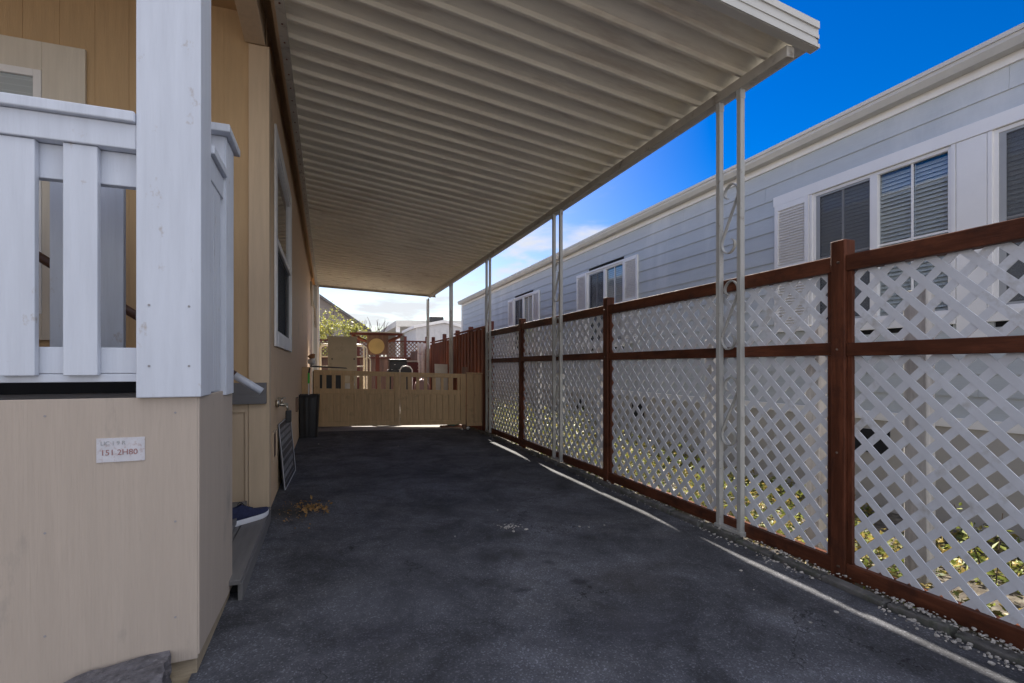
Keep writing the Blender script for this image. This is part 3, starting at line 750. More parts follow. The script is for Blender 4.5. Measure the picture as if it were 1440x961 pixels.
# ------------------------------------------------------------------ LATTICE FENCE
FX=2.907
FE=thing('lattice_fence','red brown timber fence with white diagonal lattice panels along the drive','fence',(FX,5,-.1))
posts=[-.46,2.155,4.84,7.46,9.30]
def clip(poly,axis,val,keep):
    out=[]
    for i in range(len(poly)):
        a_,b_=poly[i],poly[(i+1)%len(poly)]
        ina=(a_[axis]-val)*keep>=0; inb=(b_[axis]-val)*keep>=0
        if ina: out.append(a_)
        if ina!=inb:
            t=(val-a_[axis])/(b_[axis]-a_[axis]); out.append((a_[0]+(b_[0]-a_[0])*t,a_[1]+(b_[1]-a_[1])*t))
    return out
def lattice(mb,x,y0,y1,z0,z1,pd=.150,sw=.041,th=.006,off=0):
    # strips at +-45deg; vertical/horizontal diagonal pitch pd
    for sgn,xo in ((1,0),(-1,th*.35)):
        lo=z0-(y1-y0)-pd; k=lo+off
        while k<z1+(y1-y0)+pd:
            hw=sw/2*math.sqrt(2)
            if sgn==1: q=[(y0-.1,k-.1-hw),(y1+.1,k+(y1-y0)+.1-hw),(y1+.1,k+(y1-y0)+.1+hw),(y0-.1,k-.1+hw)]
            else: q=[(y0-.1,k+.1-hw),(y1+.1,k-(y1-y0)-.1-hw),(y1+.1,k-(y1-y0)-.1+hw),(y0-.1,k+.1+hw)]
            for ax,va,ke in ((0,y0,1),(0,y1,-1),(1,z0,1),(1,z1,-1)):
                q=clip(q,ax,va,ke)
                if len(q)<3: break
            if len(q)>=3: mb.prism(q,(x+xo,0,0),(0,1,0),(0,0,1),(1,0,0),th)
            k+=pd
for i,y in enumerate(posts):
    b=MB(); b.box(FX-.03,FX+.06,y-.045,y+.045,-.16,1.975 if i<4 else 1.99); mesh('post',b,M['redpost'],FE,bevel=.005)
for i in range(4):
    y0,y1=posts[i]+.047,posts[i+1]-.047
    j=random.uniform(-.008,.008)
    for nm,z0_,z1_,xa,xb in (('top_rail',1.79,1.885,FX-.022,FX+.05),('middle_rail',1.285,1.362,FX-.022,FX+.05),('bottom_rail',-.035,.055,FX-.022,FX+.05)):
        b=MB(); b.box(xa,xb,y0,y1,z0_+j,z1_+j); mesh(nm,b,M['redwood'],FE,bevel=.004)
    for ya in (y0,y1-.03):
        for za,zb_ in ((.056,1.284),(1.363,1.789)):
            b=MB(); b.box(FX-.012,FX+.0105,ya,ya+.03,za+j,zb_+j); mesh('batten',b,M['redpost'],FE,bevel=.002)
    b=MB(); lattice(b,FX+.012,y0+.022,y1-.022,1.345+j,1.80+j,off=random.uniform(0,.14)); mesh('upper_lattice',b,M['lattice'],FE)
    b=MB(); lattice(b,FX+.012,y0+.022,y1-.022,.045+j,1.30+j,off=random.uniform(0,.14)); mesh('lower_lattice',b,M['lattice'],FE)

nh=plain('rusty_nail',(.12,.08,.06),.5,.6)
for i,y in enumerate(posts[:4]):
    for z in (.02,.70,1.32,1.84):
        b=MB(); b.tube([(FX-.0305,y+random.uniform(-.02,.02),z),(FX-.034,y,z)],.007,8); mesh('bolt_head',b,nh,FE)
# weathered posts in the alley
for px,X,wd,zt_,tilt in ((1292,3.2,.12,1.66,.015),(1146,3.12,.10,1.50,0),(1000,3.15,.09,1.45,.0),(845,3.15,.09,1.45,0.01),(757,3.15,.09,1.45,0),(786,3.3,.06,1.2,.12)):
    Y=X/ratio(px); b=MB(); b.hexa([(X-.03,Y-wd/2,-.15),(X+.05,Y-wd/2,-.15),(X+.05,Y+wd/2,-.15),(X-.03,Y+wd/2,-.15),
        (X-.03+tilt,Y-wd/2+tilt,zt_),(X+.05+tilt,Y-wd/2+tilt,zt_),(X+.05+tilt,Y+wd/2+tilt,zt_),(X-.03+tilt,Y+wd/2+tilt,zt_)])
    lab={1292:'wide weathered grey white post behind the lattice, nearest the camera',1146:'pale post behind the lattice just left of the large fence post',1000:'white painted post behind the lattice beside the first scroll column',
         845:'weathered white post behind the lattice left of the second brown fence post',757:'weathered white post behind the lattice right of the third brown fence post',786:'thin pale stake leaning behind the second scroll column'}[px]
    mesh('weathered_post',b,M['oldpost'],bevel=.004,loc=(X,Y,-.1),label=lab,cat='post',group='pale posts in the alley behind the lattice')

# ------------------------------------------------------------------ NEIGHBOUR HOUSE
NX=4.8; NY0,NY1=-3.0,18.5
NH=thing('neighbour_house','blue grey clapboard mobile home with white trim behind the lattice fence','house',(7,8,0))
wins=[(2.60,3.85,1.65,3.02),(1.05,2.33,1.65,3.02),(7.44,8.69,1.65,3.02),(11.5,12.8,1.65,3.02),(-2.0,-.6,1.65,3.02)]
w=MB(); ex=.178; z=.80; row=0
while z<3.46:
    zt_=min(z+ex,3.475)
    # cut boards at windows
    segs=[(NY0,NY1)]
    for (a0_,a1_,b0_,b1_) in wins:
        if z<b1_ and zt_>b0_:
            ns=[]
            for s0,s1 in segs:
                if a0_>s0 and a1_<s1: ns+=[(s0,a0_),(a1_,s1)]
                else: ns.append((s0,s1))
            segs=ns
    for s0,s1 in segs:
        # butt joints
        cuts=[s0]; y=s0+((row*1.37)%3.6)+.4
        while y<s1: cuts.append(y); y+=3.66
        cuts.append(s1)
        for c0,c1 in zip(cuts,cuts[1:]):
            if c1-c0<.01: continue
            w.hexa([(NX-.014,c0+.001,z),(NX+.01,c0+.001,z),(NX+.01,c1-.001,z),(NX-.014,c1-.001,z),(NX-.003,c0+.001,zt_+.006),(NX+.01,c0+.001,zt_+.006),(NX+.01,c1-.001,zt_+.006),(NX-.003,c1-.001,zt_+.006)])
    z+=ex; row+=1
mesh('clapboard_wall',w,M['siding'],NH)
w=MB(); w.box(NX+.19,10.5,NY0,NY1,-.1,3.6)
for a0_,a1_ in [(NY0,-2.0),(-.6,1.05),(2.33,2.6),(3.85,7.44),(8.69,11.5),(12.8,NY1)]: w.box(NX+.011,NX+.15,a0_,a1_,.0,3.6)
for (a0_,a1_,b0_,b1_) in wins: w.box(NX+.011,NX+.15,a0_,a1_,.0,b0_); w.box(NX+.011,NX+.15,a0_,a1_,b1_,3.6)
mesh('inner_walls',w,M['dark'],NH)
w=MB(); w.box(NX-.02,NX+.01,NY0,NY1,-.12,.72); y=NY0
while y<NY1: w.box(NX-.028,NX-.0195,y,y+.03,-.12,.72); y+=1.22
mesh('skirting',w,M['nskirt'],NH)
w=MB(); w.box(NX-.034,NX+.01,NY0,NY1,.722,.80); mesh('belt_trim',w,M['white2'],NH)
w=MB(); w.box(NX-.024,NX+.01,NY0,NY1,3.475,3.62); mesh('frieze_board',w,M['white2'],NH)
w=MB(); w.box(NX-.03,NX+.01,NY1-.12,NY1+.01,.80,3.474); mesh('corner_board',w,M['white2'],NH)
w=MB(); w.prism([(0,0),(-.09,0),(-.12,.05),(-.125,.105),(-.118,.105),(-.112,.055),(-.085,.008),(0,.008)],(NX-.026,NY0,3.545),(1,0,0),(0,0,1),(0,1,0),NY1-NY0+.1)
w.box(NX-.16,NX-.146,NY0,NY1+.1,3.625,3.66); mesh('gutter',w,M['gutter'],NH)
w=MB(); w.hexa([(NX-.13,NY0-.1,3.655),(11,NY0-.1,3.655),(11,NY1+.15,3.655),(NX-.13,NY1+.15,3.655),(NX-.13,NY0-.1,3.675),(7.6,NY0-.1,4.35),(7.6,NY1+.15,4.35),(NX-.13,NY1+.15,3.675)])
mesh('roof',w,M['roof'],NH)
for Y,zc_ in ((3.25,.52),(7.0,.5),(9.0,.45),(12,.5),(1.1,.5)):
    w=MB(); w.box(NX-.03,NX-.0205,Y-.17,Y+.17,zc_-.11,zc_+.11); mesh('vent',w,M['dark'],NH)
def nwin(y0,y1,z0,z1,big):
    c=MB(); t0,t1=NX-.036,NX-.001
    c.box(t0,t1,y0-.03,y0,z0,z1); c.box(t0,t1,y1,y1+.03,z0,z1); c.box(t0-.006,t1,y0-.03,y1+.03,z0-.09,z0); 
    if not big: c.box(t0,t1,y0-.03,y1+.03,z1,z1+.035)
    W=mesh('window',c,M['white2'],NH,bevel=.002)
    f=MB(); a0_,a1_=NX-.020,NX+.02; fr=.03; ym=(y0+y1)/2
    f.box(a0_,a1_,y0,y0+fr,z0,z1); f.box(a0_,a1_,y1-fr,y1,z0,z1); f.box(a0_,a1_,y0+fr,y1-fr,z0,z0+fr); f.box(a0_,a1_,y0+fr,y1-fr,z1-fr,z1)
    f.box(a0_-.004,a1_,ym-.035,ym+.035,z0+fr,z1-fr)
    # muntins
    for s0,s1 in ((y0+fr,ym-.035),(ym+.035,y1-fr)):
        f.box(NX-.002,NX+.008,(s0+s1)/2-.009,(s0+s1)/2+.009,z0+fr,z1-fr); f.box(NX-.0015,NX+.0075,s0,s1,(z0+z1)/2-.009,(z0+z1)/2+.009)
    mesh('window_frame',f,M['white2'],W,bevel=.002)
    g=MB(); g.box(NX+.010,NX+.013,y0+fr,y1-fr,z0+fr,z1-fr); mesh('glass',g,M['glass'],W)
    g=MB(); g.box(NX-.010,NX-.008,ym+.035,y1-fr,z0+fr,z1-fr)
    mesh('insect_screen',g,M['screen'],W)
    g=MB(); fb=.045; g.box(NX-.012,NX-.0105,ym+.035,y1-fr,z0+fr,z0+fr+.02); g.box(NX-.012,NX-.0105,y1-fr-fb,y1-fr,z0+fr,z1-fr); g.box(NX-.012,NX-.0105,ym+.035,y1-fr-fb,z1-fr-.02,z1-fr)
    mesh('screen_frame',g,M['grey_frame'],W)
    bl=MB(); z=z0+.05
    while z<z1-.04: bl.obox((NX+.05,ym,z),(.044,y1-y0-.08,.0025),Matrix.Rotation(R(-60),3,'Y')); z+=.036
    for yy in (y0+.3,y1-.3): bl.box(NX+.028,NX+.030,yy-.003,yy+.003,z0+.04,z1-.04)
    mesh('blind',bl,M['blind'],W)
for k,(a0_,a1_,b0_,b1_) in enumerate(wins): nwin(a0_,a1_,b0_,b1_,k in (0,1))
w=MB(); w.box(NX-.042,NX-.0145,.7,4.33,3.022,3.13); mesh('window_head_trim',w,M['white2'],NH,bevel=.003)
w=MB(); w.box(NX-.034,NX-.0145,2.365,2.565,1.4,3.02); mesh('window_panel',w,M['white2'],NH,bevel=.003)
def shutter(y0,y1,z0,z1):
    s=MB(); a0_,a1_=NX-.045,NX-.0145; st=.045
    s.box(a0_,a1_,y0,y0+st,z0,z1); s.box(a0_,a1_,y1-st,y1,z0,z1); s.box(a0_,a1_,y0+st,y1-st,z0,z0+.06); s.box(a0_,a1_,y0+st,y1-st,z1-.06,z1); s.box(a0_,a1_,y0+st,y1-st,(z0+z1)/2-.03,(z0+z1)/2+.03)
    s.box(NX-.02,NX-.0146,y0+st,y1-st,z0+.06,z1-.06)
    z=z0+.075
    while z<z1-.07:
        s.obox((NX-.030,(y0+y1)/2,z),(.028,y1-y0-2*st,.004),Matrix.Rotation(R(-40),3,'Y')); z+=.030
    mesh('shutter',s,M['white2'],NH)
shutter(3.885,4.31,1.60,3.02); shutter(8.725,9.13,1.60,3.05); shutter(7.0,7.405,1.60,3.05); shutter(12.835,13.25,1.6,3.05); shutter(11.06,11.465,1.6,3.05)
b=MB(); b.box(NX-.03,NX-.015,15.5,15.56,.8,3.47) ; mesh('seam_cover',b,M['siding'],NH)

# ------------------------------------------------------------------ alley plants
gc=MB(); gc2=MB()
for i in range(34000):
    y=random.uniform(.9,12); x=random.uniform(2.98,4.6)
    d=mnoise.noise(Vector((x*1.6,y*1.6,0)))
    if d<-.33+(.15 if y<3 else 0): continue
    hh=.05+.12*max(0,d+.2)+(.50*(1+.5*d) if y>6.8 else (.30 if y>5 else (.14 if y>3.2 else .05)))*random.random()**1.3
    (leafquad)(gc if random.random()<.55 else gc2,(x,y,-.10+random.random()*hh),random.uniform(.025,.06),w=.55)
mesh('ground_cover', gc, M['leaf'], kind='stuff', label='low green leafy ground cover in the alley behind the lattice', cat='ground cover')
mesh('dry_ground_cover', gc2, M['leaf2'], kind='stuff', label='yellowish dry ground cover leaves in the alley behind the lattice', cat='ground cover')
def stemplant(x,y,h,n,label,mleaf,grp):
    t=thing('leafy_plant',label,'plant',(x,y,-.1),group=grp)
    st=MB(); lf=MB()
    for k in range(n):
        dx,dy=random.gauss(0,.10),random.gauss(0,.12); hh=h*random.uniform(.6,1)
        pts=[(x,y,-.12),(x+dx*.5,y+dy*.5,-.1+hh*.5),(x+dx,y+dy,-.1+hh)]
        st.tube(pts,[.004,.003,.002],5)
        for q in range(22):
            f=random.uniform(.15,1.02); px_=x+dx*f; py_=y+dy*f
            leafquad(lf,(px_+random.gauss(0,.03),py_+random.gauss(0,.03),-.1+hh*f),random.uniform(.03,.07),w=.5)
    mesh('stem',st,M['bark'],t); mesh('leaves',lf,mleaf,t)
plants=[(3.6,1.75,.55,4,'yellow flowered leafy plant behind the near lattice panel'),(3.5,1.35,.5,4,'leafy green plant behind the lattice at the right edge'),
 (3.55,3.0,.4,3,'small leafy plant behind the brown fence post'),(3.5,4.0,.45,4,'leafy plant behind the lattice between first column and second post'),
 (3.4,5.6,.65,6,'tall yellow green plant behind the lattice by the second scroll column'),(3.5,6.7,.7,7,'bushy yellow green plant left of the second scroll column'),
 (3.4,7.9,.75,8,'bushy plant behind the lattice beside the third fence post'),(3.5,8.9,.8,8,'dense leafy plant at the far end of the lattice fence')]
for x,y,h,n,lb in plants: stemplant(x,y,h,n,lb,M['leafY'] if y>5 else M['leaf'],'leafy plants in the alley')

# ------------------------------------------------------------------ RED BOARD FENCE (far right) and back fence
RF=thing('board_fence','red brown vertical board fence beyond the lattice on the right','fence',(2.95,12.4,0))
b=MB(); y=9.37; k=0
while y<15.1:
    zt_=1.985-.012*(y-9.4)+random.uniform(-.01,.01)-(.05 if y>12.1 else 0)
    xx=2.95 if k%2==0 else 2.972
    b.box(xx-.009,xx+.009,y-(0 if k%2==0 else .06),y+.155 if k%2==0 else y+.20,-.1,zt_); y+=.135; k+=1
mesh('boards',b,M['redboard'],RF)
b=MB(); b.box(2.925,2.995,9.36,12.12,1.99,2.02); b.box(2.925,2.995,12.14,15.12,1.915,1.945); mesh('cap_board',b,M['redboard'],RF)
for y in (9.42,10.9,12.13,13.6,15.15):
    b=MB(); b.box(2.985,3.075,y-.045,y+.045,-.1,2.10); mesh('post',b,M['dkred'],RF)
BF=thing('back_fence','weathered board fence with lattice top closing the back of the yard','fence',(1,19,0))
b=MB(); x=-.9; k=0
while x<3.6:
    b.box(x,x+.14,19+.02*(k%2),19.018+.02*(k%2),-.03,1.50); x+=.13; k+=1
mesh('boards',b,M['oldboard'],BF)
b=MB()
class _R: pass
lt=MB(); lattice(lt,0,-.9,3.6,1.55,2.12,pd=.14,sw=.035)
b.v=[(v[1],19.01+v[0],v[2]) for v in lt.v]; b.f=lt.f
mesh('lattice_top',b,M['oldboard'],BF)
b=MB(); b.box(-.9,3.6,18.98,19.06,1.50,1.55); b.box(-.9,3.6,18.98,19.06,2.12,2.17)
for x in (-.8,1.02,2.7,3.5): b.box(x,x+.09,18.95,19.05,-.03,2.33)
mesh('frame',b,M['dkred'],BF)
S2=thing('side_fence','faded low board fence at the far right of the back yard','fence',(2.95,17,0))
b=MB(); y=15.25
while y<18.9: b.box(2.94,2.958,y,y+.14,-.03,1.75); y+=.15
mesh('boards',b,M['oldboard'],S2)
b=MB(); b.box(2.96,3.05,16.2,16.29,-.03,2.0); mesh('post',b,M['dkred'],S2)

# ------------------------------------------------------------------ GATE
def GY(X): return 10.3-.18*(X+.4)
def gx(px):
    r=ratio(px); # X=r*Y, Y=10.3-.18(X+.4)
    return r*(10.3-.072)/(1+.18*r)
XA,XB=gx(441),gx(655)
def ztop(X): return 1.148-.030*(X-XA)
def zbot(X): return .062-.004*(X-XA)
def gbox(mb,x0,x1,f0,f1,t0,t1):
    def p(x,f,t): return (x,GY(x)+t,zbot(x)+(ztop(x)-zbot(x))*f)
    mb.hexa([p(x0,f0,t0),p(x1,f0,t0),p(x1,f0,t1),p(x0,f0,t1),p(x0,f1,t0),p(x1,f1,t0),p(x1,f1,t1),p(x0,f1,t1)])
def leaf(pxa,pxb,gaps,label,skew):
    t=thing('wooden_gate',label,'gate',(gx((pxa+pxb)/2),GY(gx((pxa+pxb)/2)),.07),group='two leaves of the tan driveway gate')
    xa,xb=gx(pxa),gx(pxb)
    b=MB(); gbox(b,xa,xa+.11,0,1,0,.04); mesh('stile',b,M['gate'],t,bevel=.003)
    b=MB(); gbox(b,xb-.10,xb,0,1,0,.04); mesh('stile',b,M['gate'],t,bevel=.003)
    for nm,f0,f1 in (('top_rail',.915,1.0),('middle_rail',.585,.675),('bottom_rail',0,.082)):
        b=MB(); gbox(b,xa+.111,xb-.101,f0,f1,.004,.036); mesh(nm,b,M['gate'],t,bevel=.003)
    xs=[gx(g_) for g_ in gaps]
    # slats between gaps
    edges=[xa+.111]+xs+[xb-.101]
    for i in range(0,len(edges),2):
        if edges[i+1]-edges[i]>.015:
            b=MB(); gbox(b,edges[i],edges[i+1],.676,.914,.01,.03); mesh('slat',b,M['gate'],t,bevel=.002)
    n=int((xb-xa-.21)/.115); x=xa+.112; wd=(xb-xa-.213)/n
    b=MB()
    for i in range(n): gbox(b,x+.003,x+wd-.003,.083,.584,.012,.028); x+=wd
    gbox(b,xa+.09,xb-.08,.05,.60,.037,.043)
    mesh('boards',b,M['gate'],t,bevel=.002)
gl=[445.4,453,459,466.7,472,479.4,485,492.3,497.8,505.3,510.2,517.8,522.7,530.3,535.7,542.9,548,553.5]
gr=[566.5,573.5,579,585.5,590,596.5,601,608,613,620,624,631,637,643.5,647,649.5]
leaf(441,562.5,gl,'left leaf of the tan wooden drive gate with short slats on top',0)
leaf(563,655,gr,'right leaf of the tan wooden drive gate with short slats on top',0)
FP=thing('gate_side_panel','narrow solid tan board panel between gate and carport column','fence panel',(2.9,9.7,0))
b=MB(); x=gx(656.5)
while x<2.93:
    xe=min(x+.145,2.94); gbox(b,x,xe-.006,-.03,1.0,.005,.025); x+=.15
mesh('boards',b,M['gate'],FP,bevel=.002)
b=MB(); gbox(b,gx(656.5),2.94,1.005,1.03,-.01,.05); gbox(b,gx(657),2.93,-.03,.03,-.012,.004); mesh('cap',b,M['gate'],FP)
b=MB(); xg=gx(653); b.box(xg-.01,xg+.09,GY(xg)+.06,GY(xg)+.15,-.05,1.2); mesh('gate_post',b,M['oldboard'],loc=(xg,GY(xg)+.1,0),label='short brown post end sticking up behind the right gate leaf',cat='post')
b=MB(); b.box(WX+.004,WX+.15,GY(-.4)-.03,GY(-.4)+.06,-.02,1.20); mesh('gate_post',b,M['gate'],bevel=.003,loc=(-.4,10.3,0),label='tan gate post fixed to the house wall behind the black bin',cat='post')

# ------------------------------------------------------------------ BACK YARD THINGS
# black covered cabinet
K=thing('covered_cabinet','black covered outdoor cabinet with dark lid just behind the left gate leaf','cabinet',(.0,11.4,0))
b=MB(); b.box(-.28,xat(482,11.1),11.05,11.9,-.03,1.12); mesh('body',b,M['black'],K,bevel=.02)
b=MB(); b.hexa([(-.33,11.0,1.20),(xat(489,11),11.0,1.165),(xat(489,11),12.0,1.165),(-.33,12.0,1.20),(-.33,11.0,1.235),(xat(487,11),11.0,1.19),(xat(487,11),12.0,1.19),(-.33,12.0,1.235)]); mesh('lid',b,M['signblack'],K,bevel=.01)
b=MB(); cx=xat(438,11.3)
for i in range(14): blob(b,(cx+random.gauss(0,.03),11.3+random.gauss(0,.03),1.30+random.gauss(0,.02)),.05,n=8,m=5,flat=.9)
tb=thing('white_rag','crumpled white rag on the dark lid','rag',(cx,11.3,1.24)); mesh('rag',b,M['white2'],tb,smooth=True)
b=MB()
blob(b,(cx+.0,11.3,1.42),.065,n=10,m=6,flat=.7); blob(b,(cx+.03,11.28,1.45),.04,n=10,m=6,flat=.7); mesh('plush_toy',b,M['plush'],smooth=True,loc=(cx,11.3,1.36),label='small brown plush lying on the white rag',cat='toy')
# beige board cabinet
b=MB(); x0,x1=xat(461,13.5),xat(502,13.5); b.box(x0,x1,13.5,13.62,-.03,zat(474,x0,13.5))
CB=thing('beige_cupboard','tall beige upright board panel standing in the yard','board',((x0+x1)/2,13.5,0)); mesh('panel',b,M['beige'],CB,bevel=.01)
b=MB(); zt_=zat(474,x0,13.5); b.box(x0-.02,x1+.01,13.47,13.64,zt_-.03,zt_+.02); b.box(x1-.09,x1-.07,13.49,13.4995,.3,zt_-.08)
mesh('top_edge',b,M['beige'],CB)
for px,zz in ((467,1.05),(498,1.05)):
    b=MB(); b.tube([(xat(px,13.49),13.47,1.4),(xat(px,13.49),13.5,1.4)],.02); mesh('bolt',b,M['black'],CB)
# tubular frames
TF=thing('tube_frame','cream tubular metal frame with rungs behind the beige board','frame',(.5,14.2,0))
b=MB(); 
def arch(px0,px1,Y,pyt):
    xa,xb=xat(px0,Y),xat(px1,Y); zt_=zat(pyt,xa,Y); r=.1
    pts=[(xa,Y,-.03),(xa,Y,zt_-r)]+[(xa+r-r*math.cos(t),Y,zt_-r+r*math.sin(t)) for t in (R(30),R(60),R(90))]+[(xb-r+r*math.sin(t),Y,zt_-r+r*math.cos(t)) for t in (R(0),R(30),R(60),R(90))]+[(xb,Y,-.03)]
    return pts
b.tube(arch(450,512,14.2,484.5),.022); b.tube(arch(451,516,14.5,486),.02); b.tube(arch(513,521,14.0,502),.018)
for py in (502,515.5,530): b.tube([(xat(450,14.2),14.2,zat(py,.5,14.2)),(xat(512,14.2),14.2,zat(py,.5,14.2))],.015)
mesh('tubes',b,M['cream'],TF,smooth=True)
# wooden stand with backboard
Yw=15.2
WS=thing('wooden_stand','dark red timber stand with cross beam and backboard in the yard','stand',(xat(530,Yw),Yw,0))
xa,xb=xat(492,Yw),xat(566,Yw); zb=zat(471,xa,Yw); zt_=zat(467.5,xa,Yw)
b=MB(); b.box(xa,xb,Yw-.05,Yw+.05,zb,zt_); mesh('cross_beam',b,M['dkred'],WS)
b=MB(); b.box(xat(502,Yw),xat(561,Yw),Yw-.25,Yw+.3,zt_+.001,zt_+.02); mesh('top_sheet',b,M['offwhite'],WS)
b=MB(); b.box(xat(516,Yw-.08),xat(546,Yw-.08),Yw-.08,Yw-.055,zat(499,1,Yw),zb-.005); mesh('backboard',b,M['oldboard'],WS)
xc=xat(530.5,Yw); b=MB(); b.box(xc-.05,xc+.06,Yw-.05,Yw+.05,-.03,zb-.002); mesh('upright',b,M['dkred'],WS)
for s0,s1 in ((495,515),(563,546)):
    b=MB(); b.tube([(xat(s0,Yw),Yw-.0,zb-.02),(xat(s1,Yw),Yw-.02,zat(480,1,Yw))],.045,4); mesh('brace',b,M['redboard'],WS)
b=MB(); b.tube([(xat(529,Yw),Yw-.115,zat(487,1,Yw)),(xat(529,Yw),Yw-.083,zat(487,1,Yw))],.225,36); mesh('round_target',b,M['tanDisc'],loc=(xat(529,Yw),Yw-.1,1.7),label='round straw coloured disc hanging on the backboard of the timber stand',cat='target')
# barbecue
Yb=14.6; xb_=xat(559,Yb)
BQ=thing('barbecue','black barbecue grill behind the middle of the gate','barbecue',(xb_,Yb,0))
b=MB(); n=12; z0=zat(520,xb_,Yb); zt_=zat(505.5,xb_,Yb)
prf=[(-.16,z0),(.16,z0),(.17,z0+.10),(.12,zt_-.03),(.05,zt_),(-.08,zt_),(-.15,zt_-.08)]
b.prism(prf,(xb_-.24,Yb,0),(0,1,0),(0,0,1),(1,0,0),.48); mesh('lid',b,M['black'],BQ,bevel=.012)
b=MB(); b.box(xb_-.27,xb_+.27,Yb-.18,Yb+.18,z0-.2,z0-.003); mesh('firebox',b,M['black'],BQ,bevel=.01)
for sx in (-.22,.22):
    for sy in (-.14,.14):
        b=MB(); b.tube([(xb_+sx,Yb+sy,-.03),(xb_+sx,Yb+sy,z0-.2)],.02); mesh('leg',b,M['black'],BQ)
b=MB(); b.cyl(xb_-.1,Yb-.175,z0+.14,z0+.15,.02); mesh('thermometer',b,M['white2'],BQ)
# chair
Yc=13.4; xc=xat(571,Yc)
CH=thing('garden_chair','dark garden chair with bright curved metal back rim','chair',(xc,Yc,0))
b=MB(); zt_=zat(515,xc,Yc); b.tube([(xc-.17,Yc,.4),(xc-.16,Yc,zt_-.1),(xc-.1,Yc,zt_-.02),(xc,Yc,zt_),(xc+.1,Yc,zt_-.02),(xc+.16,Yc,zt_-.1),(xc+.17,Yc,.4)],.014); mesh('back_frame',b,M['white2'],CH,smooth=True)
b=MB(); b.box(xc-.15,xc+.15,Yc+.0,Yc+.012,.5,zt_-.05); mesh('backrest',b,M['black'],CH)
b=MB(); b.box(xc-.2,xc+.2,Yc-.42,Yc,.42,.47); mesh('seat',b,plain('navy_seat',(.02,.03,.07)),CH,bevel=.01)
for sx in (-.18,.18):
    for yy in (Yc-.4,Yc): b=MB(); b.tube([(xc+sx,yy,-.03),(xc+sx,yy,.42)],.014); mesh('leg',b,M['white2'],CH)
# red cart
Yr=14.8; xr=xat(580,Yr)
RC=thing('red_crate_stack','dark red slatted crate with pale lid beside the chair','crate',(xr,Yr,0))
b=MB(); zt_=zat(507.5,xr,Yr); z=0
while z<zt_-.08: b.box(xr-.15,xr+.15,Yr-.15,Yr+.15,z-.03,z+.06); z+=.105
b.box(xr-.13,xr+.13,Yr-.13,Yr+.13,-.03,zt_-.05)
mesh('crate',b,M['red'],RC)
b=MB(); b.box(xr-.18,xr+.18,Yr-.17,Yr+.17,zt_-.03,zt_); mesh('lid',b,M['offwhite'],RC)
# printed cloth
Ys=16.0; b=MB(); xa,xb=xat(587,Ys),xat(599,Ys); z0,z1=.55,zat(483,xa,Ys)
n=10
vs=[];fs=[]
for j in range(9):
    for i in range(n+1): vs.append((xa+(xb-xa)*i/n,Ys+.02*math.sin(i*1.3+j*.4),z0+(z1-z0)*j/8))
for j in range(8):
    for i in range(n): fs.append((j*(n+1)+i,j*(n+1)+i+1,(j+1)*(n+1)+i+1,(j+1)*(n+1)+i))
b.add(vs,fs); o=mesh('hanging_cloth',b,M['cloth'],smooth=True,loc=((xa+xb)/2,Ys,z0),label='white and maroon printed cloth hanging by the fence behind the gate',cat='cloth'); o.modifiers.new('S','SOLIDIFY').thickness=.006
# boards leaning
Yp=12.6
for (pa,pb,pt,lb) in ((613,631,512,'wide white board leaning on the red fence'),(634,639.5,513,'narrow white board beside the carport post')):
    xa,xb=xat(pa,Yp),xat(pb,Yp); b=MB(); z1=zat(pt,xa,Yp)
    b.hexa([(xa,Yp,-.03),(xb,Yp,-.03),(xb,Yp+.03,-.03),(xa,Yp+.03,-.03),(xa,Yp+.15,z1),(xb,Yp+.15,z1-.01),(xb,Yp+.18,z1-.01),(xa,Yp+.18,z1)])
    mesh('leaning_board',b,M['offwhite'],loc=((xa+xb)/2,Yp,0),label=lb,cat='board',group='white boards behind the gate')
# pink bag, white bucket seen through slats
b=MB(); xk=xat(593,12.8); blob(b,(xk,12.8,.62),.2,n=12,m=8,flat=1.3); mesh('pink_bag',b,M['pinkcloth'],smooth=True,loc=(xk,12.8,.4),label='pink cloth bag seen through the slats of the right gate leaf',cat='bag')
b=MB(); xk=xat(488,12.6); b.cyl(xk,12.6,-.03,.75,.13,.16,24); b.cyl(xk,12.6,.752,.80,.17,.17,24); mesh('white_drum',b,M['offwhite'],smooth=False,loc=(xk,12.6,0),label='white drum behind the left gate leaf',cat='drum')
# hose coil and teal thing under the gate
b=MB(); xk=xat(545,10.9)
pts=[]
for k in range(110):
    an=k*.42; r=.24+.04*math.sin(k*.37); pts.append((xk+r*1.1*math.cos(an),10.95+r*.8*math.sin(an),.0+.0008*k+.01*math.sin(k*.9)))
b.tube(pts,.014,6); mesh('garden_hose',b,M['black'],smooth=True,loc=(xk,10.95,-.03),label='black hose coiled on the ground under the gate',cat='hose')
xk=xat(636,10.0); b=MB(); b.obox((xk,10.1,gz(xk)+.03),(.45,.12,.06),Matrix.Rotation(R(4),3,'Z')); mesh('timber_offcut',b,M['oldboard'],bevel=.004,loc=(xk,10.1,-.05),label='short reddish timber block on the ground under the right gate leaf',cat='timber')
b=MB(); blob(b,(xk+.02,10.1,gz(xk)+.085),.09,n=12,m=6,flat=.45); blob(b,(xk+.13,10.1,gz(xk)+.075),.05,n=10,m=5,flat=.4); mesh('teal_bag',b,M['teal'],smooth=True,loc=(xk,10.1,0),label='crumpled teal bag on the timber block under the gate',cat='bag')
xk=xat(658,9.7); b=MB(); blob(b,(xk,9.7,gz(xk)+.04),.035,n=10,m=5,flat=.9); mesh('white_ball',b,M['white2'],smooth=True,loc=(xk,9.7,-.05),label='small white lump on the ground at the right end of the gate',cat='ball')

